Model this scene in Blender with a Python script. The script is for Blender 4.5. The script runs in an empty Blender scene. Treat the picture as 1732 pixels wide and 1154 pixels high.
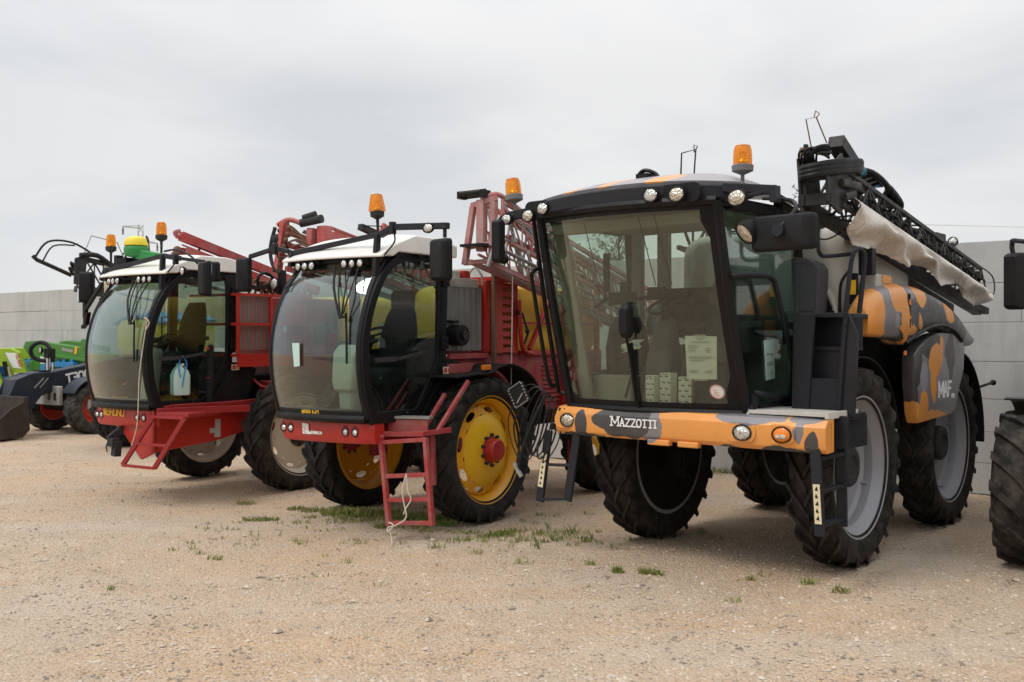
import bpy, math, random
from math import sin, cos, pi, radians as R
from mathutils import Vector, Matrix
S = bpy.context.scene
COL = S.collection
rnd = random.Random(7)

# ------------------------------------------------------------------ mesh builder
class MB:
    def __init__(s):
        s.v = []; s.f = []
    def add(s, vs, fs):
        o = len(s.v); s.v += [tuple(v) for v in vs]; s.f += [tuple(i + o for i in f) for f in fs]
        return s
    def box(s, c, size, rot=None):
        x, y, z = [q / 2 for q in size]; c = Vector(c)
        vs = [Vector((sx * x, sy * y, sz * z)) for sx in (-1, 1) for sy in (-1, 1) for sz in (-1, 1)]
        if rot: 
            m = Matrix.Rotation(rot[2], 3, 'Z') @ Matrix.Rotation(rot[1], 3, 'Y') @ Matrix.Rotation(rot[0], 3, 'X')
            vs = [m @ v for v in vs]
        return s.add([v + c for v in vs], [(0,1,3,2),(4,6,7,5),(0,4,5,1),(2,3,7,6),(0,2,6,4),(1,5,7,3)])
    def bar(s, p0, p1, w, h=None, up=(0, 0, 1)):
        h = h or w; p0 = Vector(p0); p1 = Vector(p1); d = (p1 - p0).normalized(); u = Vector(up)
        if abs(d.dot(u)) > .97: u = Vector((0, 1, 0)) if abs(d.y) < .9 else Vector((1, 0, 0))
        a = d.cross(u).normalized() * (w / 2); b = a.cross(d).normalized() * (h / 2)
        vs = [p + a * i + b * j for p in (p0, p1) for i, j in ((-1,-1),(1,-1),(1,1),(-1,1))]
        return s.add(vs, [(0,1,2,3),(7,6,5,4),(0,4,5,1),(1,5,6,2),(2,6,7,3),(3,7,4,0)])
    def tube(s, pts, r, n=8, smooth=0):
        pts = [Vector(p) for p in pts]
        if smooth: pts = spline(pts, smooth)
        rs = r if isinstance(r, (list, tuple)) else [r] * len(pts)
        d0 = (pts[1] - pts[0]).normalized()
        u = Vector((0, 0, 1)) if abs(d0.z) < .9 else Vector((1, 0, 0))
        a = d0.cross(u).normalized(); vs = []
        for i, p in enumerate(pts):
            d = (pts[min(i + 1, len(pts) - 1)] - pts[max(i - 1, 0)]).normalized()
            a = (a - d * a.dot(d)).normalized(); b = d.cross(a)
            vs += [p + (a * cos(2 * pi * k / n) + b * sin(2 * pi * k / n)) * rs[i] for k in range(n)]
        fs = [(i*n+k, i*n+(k+1)%n, (i+1)*n+(k+1)%n, (i+1)*n+k) for i in range(len(pts)-1) for k in range(n)]
        fs += [tuple(range(n))[::-1], tuple(range((len(pts)-1)*n, len(pts)*n))]
        return s.add(vs, fs)
    def lathe(s, prof, c=(0,0,0), axis='x', n=48, tilt=None, caps=True):
        """prof: list of (radius, height along axis)"""
        c = Vector(c); vs = []
        for r, h in prof:
            for k in range(n):
                a = 2 * pi * k / n; p = (r * cos(a), r * sin(a))
                q = Vector({'x': (h, p[0], p[1]), 'y': (p[0], h, p[1]), 'z': (p[0], p[1], h)}[axis])
                if tilt: q = tilt @ q
                vs.append(q + c)
        fs = [(i*n+k, i*n+(k+1)%n, (i+1)*n+(k+1)%n, (i+1)*n+k) for i in range(len(prof)-1) for k in range(n)]
        if caps and prof[0][0] > 1e-5: fs.append(tuple(range(n))[::-1])
        if caps and prof[-1][0] > 1e-5: fs.append(tuple(range((len(prof)-1)*n, len(prof)*n)))
        return s.add(vs, fs)
    def prism(s, poly, axis, a, b):
        def P(p, h): return {'x': (h, p[0], p[1]), 'y': (p[0], h, p[1]), 'z': (p[0], p[1], h)}[axis]
        n = len(poly)
        return s.add([P(p, a) for p in poly] + [P(p, b) for p in poly],
                     [tuple(range(n))[::-1], tuple(range(n, 2*n))] + [(i, (i+1)%n, n+(i+1)%n, n+i) for i in range(n)])
    def ring(s, outer, inner, axis, a, b):
        """frame between two closed outlines with the same number of points"""
        def P(p, h): return {'x': (h, p[0], p[1]), 'y': (p[0], h, p[1]), 'z': (p[0], p[1], h)}[axis]
        n = len(outer); L = [[P(p, h) for p in o] for h in (a, b) for o in (outer, inner)]
        fs = []
        for i in range(n):
            j = (i + 1) % n
            fs += [(i, j, n+j, n+i), (2*n+i, 3*n+i, 3*n+j, 2*n+j), (i, 2*n+i, 2*n+j, j), (n+i, n+j, 3*n+j, 3*n+i)]
        return s.add(sum(L, []), fs)
    def loft(s, secs, caps=True):
        n = len(secs[0])
        fs = [(i*n+k, i*n+(k+1)%n, (i+1)*n+(k+1)%n, (i+1)*n+k) for i in range(len(secs)-1) for k in range(n)]
        if caps: fs += [tuple(range(n))[::-1], tuple(range((len(secs)-1)*n, len(secs)*n))]
        return s.add(sum([list(q) for q in secs], []), fs)
    def grid(s, rows):
        n = len(rows[0])
        return s.add(sum([list(q) for q in rows], []), [(i*n+k, i*n+k+1, (i+1)*n+k+1, (i+1)*n+k) for i in range(len(rows)-1) for k in range(n-1)])
    def shell(s, rows, t):
        """grid given a thickness t along its vertex normals"""
        rows = [[Vector(p) for p in r] for r in rows]; m, n = len(rows), len(rows[0]); back = []
        for i in range(m):
            br = []
            for j in range(n):
                du = rows[min(i+1,m-1)][j] - rows[max(i-1,0)][j]; dv = rows[i][min(j+1,n-1)] - rows[i][max(j-1,0)]
                br.append(rows[i][j] + du.cross(dv).normalized() * t)
            back.append(br)
        o = m * n; vs = sum(rows, []) + sum(back, [])
        fs = [(i*n+k, i*n+k+1, (i+1)*n+k+1, (i+1)*n+k) for i in range(m-1) for k in range(n-1)]
        fs += [tuple(o + q for q in f[::-1]) for f in fs]
        for i in range(m-1):
            for k in (0, n-1): fs.append((i*n+k, (i+1)*n+k, o+(i+1)*n+k, o+i*n+k))
        for k in range(n-1):
            for i in (0, m-1): fs.append((i*n+k, i*n+k+1, o+i*n+k+1, o+i*n+k))
        return s.add(vs, fs)
    def ball(s, c, r, nu=16, nv=10):
        r = (r, r, r) if not isinstance(r, (tuple, list)) else r
        vs = [(c[0] + r[0]*sin(pi*i/nv)*cos(2*pi*k/nu), c[1] + r[1]*sin(pi*i/nv)*sin(2*pi*k/nu), c[2] + r[2]*cos(pi*i/nv)) for i in range(nv+1) for k in range(nu)]
        return s.add(vs, [(i*nu+k, (i+1)*nu+k, (i+1)*nu+(k+1)%nu, i*nu+(k+1)%nu) for i in range(nv) for k in range(nu)])
    def build(s, name, mat, parent=None, bevel=0, ang=35, seg=2, loc=None):
        me = bpy.data.meshes.new(name); me.from_pydata(s.v, [], s.f); me.validate()
        import bmesh
        bm = bmesh.new(); bm.from_mesh(me); bmesh.ops.recalc_face_normals(bm, faces=bm.faces); bm.to_mesh(me); bm.free()
        for p in me.polygons: p.use_smooth = True
        me.set_sharp_from_angle(angle=R(ang))
        me.materials.append(mat)
        o = bpy.data.objects.new(name, me); COL.objects.link(o)
        if parent is not None: o.parent = parent
        if loc is not None: o.location = loc
        if bevel:
            b = o.modifiers.new('bevel', 'BEVEL'); b.width = bevel; b.segments = seg; b.limit_method = 'ANGLE'; b.angle_limit = R(30); b.harden_normals = True
        return o

def spline(pts, k):
    out = []; n = len(pts)
    for i in range(n - 1):
        p0, p1, p2, p3 = pts[max(i-1,0)], pts[i], pts[i+1], pts[min(i+2,n-1)]
        for j in range(k):
            t = j / k
            out.append(.5*((2*p1)+(p2-p0)*t+(2*p0-5*p1+4*p2-p3)*t*t+(3*p1-p0-3*p2+p3)*t**3))
    return out + [pts[-1]]
def sp2(pts, k): return [(p.x, p.y) for p in spline([Vector((a, b, 0)) for a, b in pts], k)]
def rbox(c, size, r, n=5):
    """outline of a rounded rectangle (2D)"""
    w, h = size[0]/2 - r, size[1]/2 - r; out = []
    for q, (sx, sy) in enumerate(((1,1),(-1,1),(-1,-1),(1,-1))):
        for k in range(n + 1):
            a = pi/2*q + pi/2*k/n
            out.append((c[0] + sx*w + r*cos(a), c[1] + sy*h + r*sin(a)))
    return out
def lerp(a, b, t): return a + (b - a) * t
def V(*a): return Vector(a)

def tag(o, label=None, cat=None, group=None, kind=None):
    if label: o['label'] = label
    if cat: o['category'] = cat
    if group: o['group'] = group
    if kind: o['kind'] = kind
    return o
def thing(name, label, cat, loc=(0,0,0), rz=0, group=None):
    o = bpy.data.objects.new(name, None); COL.objects.link(o); o.location = loc; o.rotation_euler = (0,0,rz)
    return tag(o, label, cat, group)
def copy_tree(o, parent=None):
    c = o.copy(); COL.objects.link(c)
    if parent is not None: c.parent = parent
    for ch in list(o.children): copy_tree(ch, c)
    return c

# ------------------------------------------------------------------ stroke lettering
GLY = {  # polylines in a unit box
 'M': [[(0,0),(0,1)],[(0,1),(.5,.25),(1,1)],[(1,1),(1,0)]], 'A': [[(0,0),(.5,1),(1,0)],[(.2,.35),(.8,.35)]],
 'Z': [[(0,1),(1,1),(0,0),(1,0)]], 'O': [[(.3,0),(0,.3),(0,.7),(.3,1),(.7,1),(1,.7),(1,.3),(.7,0),(.3,0)]],
 'T': [[(0,1),(1,1)],[(.5,1),(.5,0)]], 'I': [[(.5,0),(.5,1)]], 'B': [[(0,0),(0,1),(.8,1),(1,.85),(1,.65),(.8,.52),(0,.52)],[(.8,.52),(1,.35),(1,.15),(.8,0),(0,0)]],
 'R': [[(0,0),(0,1),(1,1),(1,.5),(0,.5)],[(.45,.5),(1,0)]], 'U': [[(0,1),(0,0),(1,0),(1,1)]], 'N': [[(0,0),(0,1),(1,0),(1,1)]],
 'Q': [[(0,0),(0,1),(1,1),(1,0),(0,0)]], '3': [[(0,1),(.8,1),(1,.8),(1,.6),(.8,.5),(.3,.5)],[(.8,.5),(1,.4),(1,.15),(.8,0),(0,0)]],
 '0': [[(.25,0),(0,.2),(0,.8),(.25,1),(.75,1),(1,.8),(1,.2),(.75,0),(.25,0)]], 'F': [[(0,0),(0,1),(1,1)],[(0,.55),(.8,.55)]], '4': [[(.75,0),(.75,1),(0,.3),(1,.3)]],
 'C': [[(1,.85),(.75,1),(.25,1),(0,.75),(0,.25),(.25,0),(.75,0),(1,.15)]], 'L': [[(0,1),(0,0),(1,0)]], 'S': [[(1,.9),(.7,1),(.2,1),(0,.8),(.1,.6),(.9,.42),(1,.2),(.8,0),(.2,0),(0,.1)]],
 'E': [[(1,1),(0,1),(0,0),(1,0)],[(0,.5),(.8,.5)]], '2': [[(0,.85),(.25,1),(.75,1),(1,.8),(1,.6),(0,0),(1,0)]], '8': [[(.5,.5),(.1,.65),(.1,.9),(.5,1),(.9,.9),(.9,.65),(.5,.5),(.05,.35),(.05,.1),(.5,0),(.95,.1),(.95,.35),(.5,.5)]],
 '1': [[(.2,.8),(.5,1),(.5,0)]], ' ': [], '.': [[(.4,0),(.6,0)]],
 'e': [[(0,.3),(.9,.3),(.9,.5),(.5,.6),(.1,.5),(0,.2),(.3,0),(.9,.05)]], 'm': [[(0,0),(0,.6),(.5,.55),(.5,0)],[(.5,.55),(1,.6),(1,0)]], 'c': [[(1,.5),(.5,.6),(0,.4),(0,.2),(.4,0),(1,.1)]], 'o': [[(0,.3),(.5,.6),(1,.3),(.5,0),(0,.3)]],
}
def letters(mb, text, o, xd, ud, h, w=.62, gap=.25, t=.13, serif=False, depth=.004, warp=None):
    """flat raised strokes; o = lower left, xd / ud = unit directions, h = height"""
    o = Vector(o); xd = Vector(xd).normalized(); ud = Vector(ud).normalized(); nd = xd.cross(ud); cx = 0; k = 0
    for ch in text:
        hh = h * (1.0 if not serif or k == 0 else .82); ww = w * hh * (1.35 if ch == 'M' else .45 if ch in 'I1' else 1)
        for pl in GLY[ch]:
            pts = [(cx + p[0]*ww, p[1]*hh) for p in pl]
            segs = list(zip(pts[:-1], pts[1:]))
            if serif:
                for e, q in ((0, 1), (-1, -2)):
                    if abs(pl[e][0]-pl[q][0]) < .6 and pl[e][1] in (0, 1): segs.append(((pts[e][0]-.17*hh, pts[e][1]), (pts[e][0]+.17*hh, pts[e][1])))
            for a, b in segs:
                k += 1; off = nd * (.0006 * (k % 5))
                f = (lambda q: warp(q[0], q[1])) if warp else (lambda q: o + xd*q[0] + ud*q[1])
                A = f(a); B = f(b); d = (B - A)
                if d.length < 1e-6: continue
                d = d.normalized()*t*h*.4; mb.bar(A - d + off, B + d + off, t*h, depth, up=nd)
        cx += ww + gap*hh
    return cx
# ------------------------------------------------------------------ materials
class NT:
    def __init__(s, name):
        s.m = bpy.data.materials.new(name); s.m.use_nodes = True; s.t = s.m.node_tree; s.n = s.t.nodes; s.b = s.n['Principled BSDF']; s.out = s.n['Material Output']
        s.co = s.n.new('ShaderNodeTexCoord').outputs['Object']
    def L(s, a, b): s.t.links.new(a, b)
    def put(s, sock, v):
        if hasattr(v, 'is_linked'): s.L(v, sock)
        elif isinstance(v, (tuple, list)) and len(v) == 3 and sock.type == 'RGBA': sock.default_value = (*v, 1)
        else: sock.default_value = v
    def noise(s, scale, detail=4, rough=.6, co=None, col=False, dist=0):
        n = s.n.new('ShaderNodeTexNoise'); n.inputs['Scale'].default_value = scale; n.inputs['Detail'].default_value = detail; n.inputs['Roughness'].default_value = rough; n.inputs['Distortion'].default_value = dist
        s.L(co or s.co, n.inputs['Vector']); return n.outputs['Color' if col else 'Fac']
    def vor(s, scale, out='Distance', co=None, feat='F1'):
        n = s.n.new('ShaderNodeTexVoronoi'); n.feature = feat; n.inputs['Scale'].default_value = scale; s.L(co or s.co, n.inputs['Vector']); return n.outputs[out]
    def mapr(s, v, a, b, c=0, d=1):
        n = s.n.new('ShaderNodeMapRange'); s.put(n.inputs[0], v)
        for i, q in zip((1, 2, 3, 4), (a, b, c, d)): n.inputs[i].default_value = q
        return n.outputs[0]
    def math(s, op, a, b=0, c=None):
        n = s.n.new('ShaderNodeMath'); n.operation = op; s.put(n.inputs[0], a); s.put(n.inputs[1], b)
        if c is not None: s.put(n.inputs[2], c)
        return n.outputs[0]
    def vmath(s, op, a, b=(0,0,0)):
        n = s.n.new('ShaderNodeVectorMath'); n.operation = op; s.put(n.inputs[0], a); s.put(n.inputs[1], b); return n.outputs['Value' if op in ('LENGTH', 'DOT_PRODUCT') else 'Vector']
    def mix(s, f, a, b, mode='MIX'):
        n = s.n.new('ShaderNodeMix'); n.data_type = 'RGBA'; n.blend_type = mode; n.clamp_factor = True
        s.put(n.inputs[0], f); s.put(n.inputs[6], a); s.put(n.inputs[7], b); return n.outputs[2]
    def bump(s, h, strength=.3, dist=.01):
        n = s.n.new('ShaderNodeBump'); n.inputs['Strength'].default_value = strength; n.inputs['Distance'].default_value = dist; s.put(n.inputs['Height'], h); s.L(n.outputs[0], s.b.inputs['Normal'])
    def scale(s, v, sc):
        n = s.n.new('ShaderNodeMapping'); n.inputs['Scale'].default_value = sc; s.put(n.inputs[0], v); return n.outputs[0]
    def sep(s, v):
        n = s.n.new('ShaderNodeSeparateXYZ'); s.L(v, n.inputs[0]); return n.outputs

def dirty(nt, base, dust=(.22,.18,.14), amt=.25, scale=3.0):
    """uneven dust and grime of the surface itself"""
    a = nt.noise(scale, 6, .65); st = nt.noise(2.2, 5, .7, nt.scale(nt.co, (4, 4, .8)))
    f = nt.math('MULTIPLY', nt.mapr(a, .42, .75), amt)
    c = nt.mix(f, base, dust)
    return nt.mix(nt.math('MULTIPLY', nt.mapr(st, .5, .8), amt*.7), c, tuple(q*.55 for q in dust))
def paint(name, col, rough=.38, amt=.2, dust=(.24,.2,.16), metal=0, coat=.0, bump=0, scale=3.):
    nt = NT(name); nt.b.inputs['Specular IOR Level'].default_value = .22 if max(col) < .05 else .5; c = dirty(nt, col, dust, amt, scale); nt.L(c, nt.b.inputs['Base Color'])
    nt.L(nt.mapr(nt.noise(7, 5), .3, .75, rough*.8, min(1, rough*1.45)), nt.b.inputs['Roughness'])
    nt.b.inputs['Metallic'].default_value = metal; nt.b.inputs['Coat Weight'].default_value = coat
    if bump: nt.bump(nt.noise(60, 3), bump, .002)
    return nt.m
def camo(name, base, blobs, warp=.05, wscale=5, seed=0):
    nt = NT(name); co = nt.vmath('ADD', nt.co, (seed, seed*.7, 0))
    n = nt.noise(wscale, 3, .5, co, True); n = nt.vmath('SUBTRACT', n, (.5,.5,.5))
    sc = nt.n.new('ShaderNodeVectorMath'); sc.operation = 'SCALE'; nt.L(n, sc.inputs[0]); sc.inputs['Scale'].default_value = warp*2
    p = nt.vmath('ADD', nt.co, sc.outputs[0]); c = base
    for col, ctr, rad in blobs:
        d = nt.vmath('LENGTH', nt.vmath('DIVIDE', nt.vmath('SUBTRACT', p, ctr), rad))
        c = nt.mix(nt.mapr(d, .99, 1.03, 1, 0), c, col)
    c = dirty(nt, c, (.26,.22,.18), .13); nt.L(c, nt.b.inputs['Base Color'])
    nt.L(nt.mapr(nt.noise(9, 5), .3, .75, .3, .48), nt.b.inputs['Roughness']); nt.b.inputs['Coat Weight'].default_value = .15
    return nt.m
def glass(name, tint, refl=.06, dust=.04):
    nt = NT(name); nt.n.remove(nt.b)
    tr = nt.n.new('ShaderNodeBsdfTransparent'); tr.inputs[0].default_value = (*tint, 1)
    gl = nt.n.new('ShaderNodeBsdfGlossy'); gl.inputs['Color'].default_value = (.95,.97,.98,1); gl.inputs['Roughness'].default_value = .015
    df = nt.n.new('ShaderNodeBsdfDiffuse'); df.inputs[0].default_value = (.42,.4,.35,1)
    lw = nt.n.new('ShaderNodeLayerWeight'); lw.inputs['Blend'].default_value = .5
    f = nt.math('ADD', nt.math('MULTIPLY', nt.math('POWER', lw.outputs['Facing'], 3.2), .8), refl)
    m1 = nt.n.new('ShaderNodeMixShader'); nt.L(nt.math('MULTIPLY', nt.mapr(nt.noise(2.5, 6, .7), .35, .8), dust*2), m1.inputs[0]); nt.L(tr.outputs[0], m1.inputs[1]); nt.L(df.outputs[0], m1.inputs[2])
    m2 = nt.n.new('ShaderNodeMixShader'); nt.L(f, m2.inputs[0]); nt.L(m1.outputs[0], m2.inputs[1]); nt.L(gl.outputs[0], m2.inputs[2])
    nt.L(m2.outputs[0], nt.out.inputs[0]); return nt.m
def rubber(name, lo=.012, hi=.035, dust=(.17,.14,.11), amt=.35):
    nt = NT(name); a = nt.noise(6, 6, .7); b = nt.noise(40, 4, .6)
    c = nt.mix(nt.mapr(b, .3, .7), (lo, lo, lo), (hi, hi*.98, hi*.94))
    c = nt.mix(nt.math('MULTIPLY', nt.mapr(a, .42, .72), amt), c, dust); nt.L(c, nt.b.inputs['Base Color'])
    nt.b.inputs['Roughness'].default_value = .78; nt.b.inputs['Specular IOR Level'].default_value = .25; nt.bump(b, .25, .004); return nt.m

M = {}
M['black'] = paint('black_paint', (.008,.008,.009), .42, .05, (.12,.1,.085))
M['plastic'] = paint('black_plastic', (.010,.010,.011), .58, .06, (.1,.09,.08), bump=.2)
M['charcoal'] = paint('charcoal_paint', (.020,.021,.026), .45, .07, (.12,.1,.085))
M['locker'] = paint('grey_locker', (.06,.062,.07), .45, .15)
M['underside'] = paint('dark_chassis', (.006,.006,.006), .7, .2, (.04,.034,.028))
M['inner'] = paint('cab_trim', (.26,.265,.22), .8, .1)
M['greytrim'] = paint('grey_cab_plastic', (.075,.075,.068), .7, .1)
M['beaconbase'] = paint('beacon_base_grey', (.16,.16,.16), .5, .1)
M['innerdark'] = paint('cab_dark_trim', (.035,.036,.036), .75, .12, (.1,.1,.1))
M['seat'] = paint('seat_cloth', (.022,.025,.028), .9, .15, (.07,.07,.07), bump=.6)
M['headrest'] = paint('tan_headrest', (.12,.065,.04), .8, .1)
M['console'] = paint('pale_console', (.42,.45,.36), .6, .12)
M['red'] = paint('red_paint', (.43,.020,.014), .34, .16, (.26,.09,.07), coat=.08, scale=4)
M['redold'] = paint('weathered_red_paint', (.36,.035,.035), .6, .5, (.34,.24,.22), scale=5)
M['redfade'] = paint('faded_red_paint', (.42,.07,.06), .62, .55, (.42,.34,.32), scale=5)
M['pinkgrey'] = paint('sun_bleached_red_steel', (.42,.15,.14), .6, .7, (.42,.35,.33), scale=6)
M['reddark'] = paint('deep_red_paint', (.22,.012,.014), .45, .25, (.1,.05,.04))
M['redchassis'] = paint('chassis_red_paint', (.30,.014,.016), .4, .15, (.12,.06,.05))
M['white'] = paint('white_roof_paint', (.82,.80,.75), .35, .14, (.5,.46,.38))
M['yellow'] = paint('yellow_rim_paint', (.85,.50,.012), .36, .10, (.3,.2,.08))
M['orangeyellow'] = paint('golden_rim_paint', (.82,.40,.010), .36, .10, (.3,.2,.08))
M['yellowtank'] = paint('yellow_tank_plastic', (.82,.52,.05), .5, .16, (.4,.3,.15))
M['paleyellow'] = paint('pale_yellow_tank', (.62,.52,.09), .5, .22, (.4,.32,.15))
M['bluehood'] = paint('blue_hood_paint', (.06,.25,.5), .4, .15)
M['tank'] = paint('grey_white_tank', (.46,.45,.40), .5, .22, (.3,.28,.22))
M['grille'] = paint('grey_radiator_screen', (.20,.20,.185), .75, .5, (.1,.1,.09), scale=4)
M['steel'] = paint('galvanised_steel', (.34,.33,.31), .5, .35, (.2,.16,.13), metal=.4)
M['palesteel'] = paint('pale_tread_plate', (.58,.56,.51), .55, .25, (.3,.26,.2))
M['darksteel'] = paint('dark_boom_steel', (.035,.035,.035), .5, .35, (.16,.14,.11), metal=.2)
M['rust'] = paint('rusty_steel', (.17,.075,.035), .8, .5, (.14,.11,.09))
M['silver'] = paint('silver_rim_paint', (.30,.305,.33), .45, .22, (.2,.16,.12))
M['cream'] = paint('cream_rim_paint', (.62,.56,.46), .5, .25, (.3,.24,.17))
M['redrim'] = paint('orange_red_rim_paint', (.62,.05,.02), .45, .15)
M['tyre'] = rubber('tyre_rubber', .006, .02, (.11,.095,.08), .35)
M['tyredusty'] = rubber('dusty_tyre_rubber', .005, .017, (.13,.105,.08), .42)
M['tyregrey'] = rubber('worn_grey_tyre_rubber', .015, .04, (.2,.185,.16), .5)
M['hose'] = paint('rubber_hose', (.014,.015,.016), .5, .15, (.1,.09,.08))
M['teal'] = paint('teal_wrap', (.02,.14,.2), .6, .1)
def lens(name, col):
    nt = NT(name); v = nt.vor(55); n_ = nt.noise(30, 3); nt.L(nt.mix(nt.mapr(n_, .35, .65), col, tuple(q*.55 for q in col)), nt.b.inputs['Base Color']); nt.b.inputs['Metallic'].default_value = .55; nt.b.inputs['Roughness'].default_value = .16; nt.b.inputs['Coat Weight'].default_value = 1; nt.b.inputs['Coat Roughness'].default_value = .04; nt.bump(nt.math('ADD', v, nt.math('MULTIPLY', n_, .8)), .7, .012); return nt.m
M['lens'] = lens('white_lamp_lens', (.80,.79,.74)); M['lenswarm'] = lens('warm_lamp_lens', (.74,.67,.54))
M['chrome'] = paint('chrome_reflector', (.75,.74,.72), .15, .05, metal=1)
M['amber'] = paint('amber_lens', (.85,.22,.008), .15, .05, (.5,.15,.02), coat=.5)
M['mirror'] = paint('mirror_glass', (.8,.82,.85), .03, .02, metal=1)
M['ivory'] = paint('cream_sticker', (.72,.64,.42), .5, .12, (.3,.25,.15))
M['paper'] = paint('white_paper', (.78,.82,.76), .7, .03)
M['mint'] = paint('mint_plastic_jug', (.50,.68,.62), .5, .1)
M['ink'] = paint('grey_ink', (.16,.17,.17), .8, .05)
M['redink'] = paint('red_ink', (.55,.06,.04), .8, .05)
M['bluecord'] = paint('blue_cord', (.02,.25,.55), .6, .05)
M['carton'] = paint('printed_white_carton', (.74,.72,.62), .8, .08)
M['cartonside'] = paint('brown_carton_side', (.50,.30,.14), .8, .1)
M['yellowtext'] = paint('yellow_lettering', (.85,.52,.02), .4, .05)
M['whitetext'] = paint('white_lettering', (.82,.82,.82), .4, .05)
M['rope'] = paint('cream_rope', (.60,.53,.42), .9, .25, bump=.8)
M['cable'] = paint('grey_cable', (.5,.48,.46), .6, .1)
M['lime'] = paint('lime_green_paint', (.30,.46,.02), .42, .12)
M['green'] = paint('dark_green_paint', (.045,.20,.02), .42, .15)
M['jdgreen'] = paint('receiver_green_plastic', (.02,.24,.05), .4, .05)
M['jdyellow'] = paint('receiver_yellow_plastic', (.80,.62,.03), .4, .05)
M['blueimp'] = paint('blue_implement_paint', (.01,.18,.42), .5, .2)
M['navy'] = paint('dark_navy_paint', (.022,.028,.042), .4, .12, (.14,.12,.1))
M['bucket'] = paint('worn_bucket_steel', (.045,.035,.032), .5, .4, (.12,.1,.09), metal=.3)
M['greyplate'] = paint('grey_axle_plate', (.42,.41,.39), .5, .25)
M['tarp'] = None
nt = NT('white_tarp'); c = nt.mix(nt.math('MULTIPLY', nt.mapr(nt.noise(4, 6, .7), .5, .68), .6), (.74,.70,.63), (.42,.32,.20)); c = nt.mix(nt.math('MULTIPLY', nt.mapr(nt.noise(9, 6, .75, nt.scale(nt.co, (1, .5, 2))), .63, .69), .7), c, (.15,.08,.035)); nt.L(c, nt.b.inputs['Base Color']); nt.b.inputs['Roughness'].default_value = .45; nt.bump(nt.math('ADD', nt.noise(10, 3, .5, nt.scale(nt.co, (1, 2.5, 1)), dist=1.2), nt.math('MULTIPLY', nt.noise(90, 2), .15)), .8, .03); M['tarp'] = nt.m
M['glassA'] = glass('olive_tinted_glass', (.82,.86,.80), .05, .008)
M['glassS'] = glass('green_tinted_glass', (.78,.88,.85), .05, .02); M['glassR'] = glass('clear_rear_glass', (.88,.92,.90), .03, .02)
M['glassB'] = glass('clear_tinted_glass', (.78,.85,.82), .06, .008)
M['glassD'] = glass('dark_tinted_glass', (.72,.79,.76), .045, .008)
# amber beacon dome: lets light through
nt = NT('amber_dome'); nt.b.inputs['Roughness'].default_value = .08; nt.b.inputs['Transmission Weight'].default_value = .62; nt.b.inputs['IOR'].default_value = 1.2; nt.b.inputs['Coat Weight'].default_value = .6
w_ = nt.n.new('ShaderNodeTexWave'); w_.inputs['Scale'].default_value = 14; w_.bands_direction = 'Z'; nt.L(nt.co, w_.inputs['Vector']); nt.bump(w_.outputs['Fac'], .3, .004)
nt.L(nt.mix(nt.mapr(nt.noise(14, 3), .3, .7), (.95,.26,.0), (1.0,.40,.01)), nt.b.inputs['Base Color']); M['dome'] = nt.m

LG = (.28,.26,.285); OR = (.76,.31,.065); DK = (.048,.047,.05); GY = (.20,.185,.20)

# ------------------------------------------------------------------ ground, wall, sky, camera
nt = NT('gravel'); 
big = nt.noise(.35, 5, .6); mid = nt.noise(2.2, 6, .7); fine = nt.noise(62, 6, .8); v1 = nt.vor(55, 'Color'); vd = nt.vor(55); v2 = nt.vor(140, 'Color')
c = nt.mix(nt.mapr(big, .40, .60), (.66,.455,.285), (.59,.46,.34))
c = nt.mix(nt.math('MULTIPLY', nt.mapr(mid, .45, .72), .55), c, (.43,.305,.195))
st = nt.sep(v1)[0]
c = nt.mix(nt.math('MULTIPLY', nt.mapr(st, .55, 1.0), .5), c, (.66,.56,.46))
c = nt.mix(nt.math('MULTIPLY', nt.mapr(st, .35, .0), .5), c, (.24,.185,.135))
c = nt.mix(nt.math('MULTIPLY', nt.mapr(fine, .56, .70), .75), c, (.17,.13,.10))
c = nt.mix(nt.math('MULTIPLY', nt.mapr(nt.sep(v2)[1], .7, 1.), .4), c, (.70,.60,.50))
# faint wheel tracks and paler gravel drifts across the yard
tr = nt.noise(.8, 4, .6, nt.scale(nt.co, (.35, 1.6, 1)), dist=.6)
c = nt.mix(nt.math('MULTIPLY', nt.mapr(tr, .50, .66), .45), c, (.64,.55,.455))
nt.L(c, nt.b.inputs['Base Color']); nt.b.inputs['Roughness'].default_value = .95; nt.b.inputs['Specular IOR Level'].default_value = .15
h = nt.math('ADD', nt.math('MULTIPLY', vd, -1.2), nt.math('MULTIPLY', fine, .8)); h = nt.math('ADD', h, nt.math('MULTIPLY', mid, 1.5)); nt.bump(h, .8, .025)
M['gravel'] = nt.m
xs = [-300,-120,-60,-30] + [-18 + .4*i for i in range(91)] + [30,60,120,300]
ys = [-300,-120,-50,-20,-5,2] + [3 + .4*i for i in range(75)] + [45,70,120,300]
def gz(x, y):
    f = max(0, 1 - max(0, abs(x) - 14)/10) if y < 40 else 0
    return f * (.012*sin(x*1.7+y*.9) + .010*sin(x*.8-y*2.1+1) + .007*sin(3.1*x+2.3*y))
mb = MB(); mb.grid([[(x, y, gz(x, y)) for x in xs] for y in ys]); tag(mb.build('ground', M['gravel'], ang=180), kind='structure')

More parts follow.
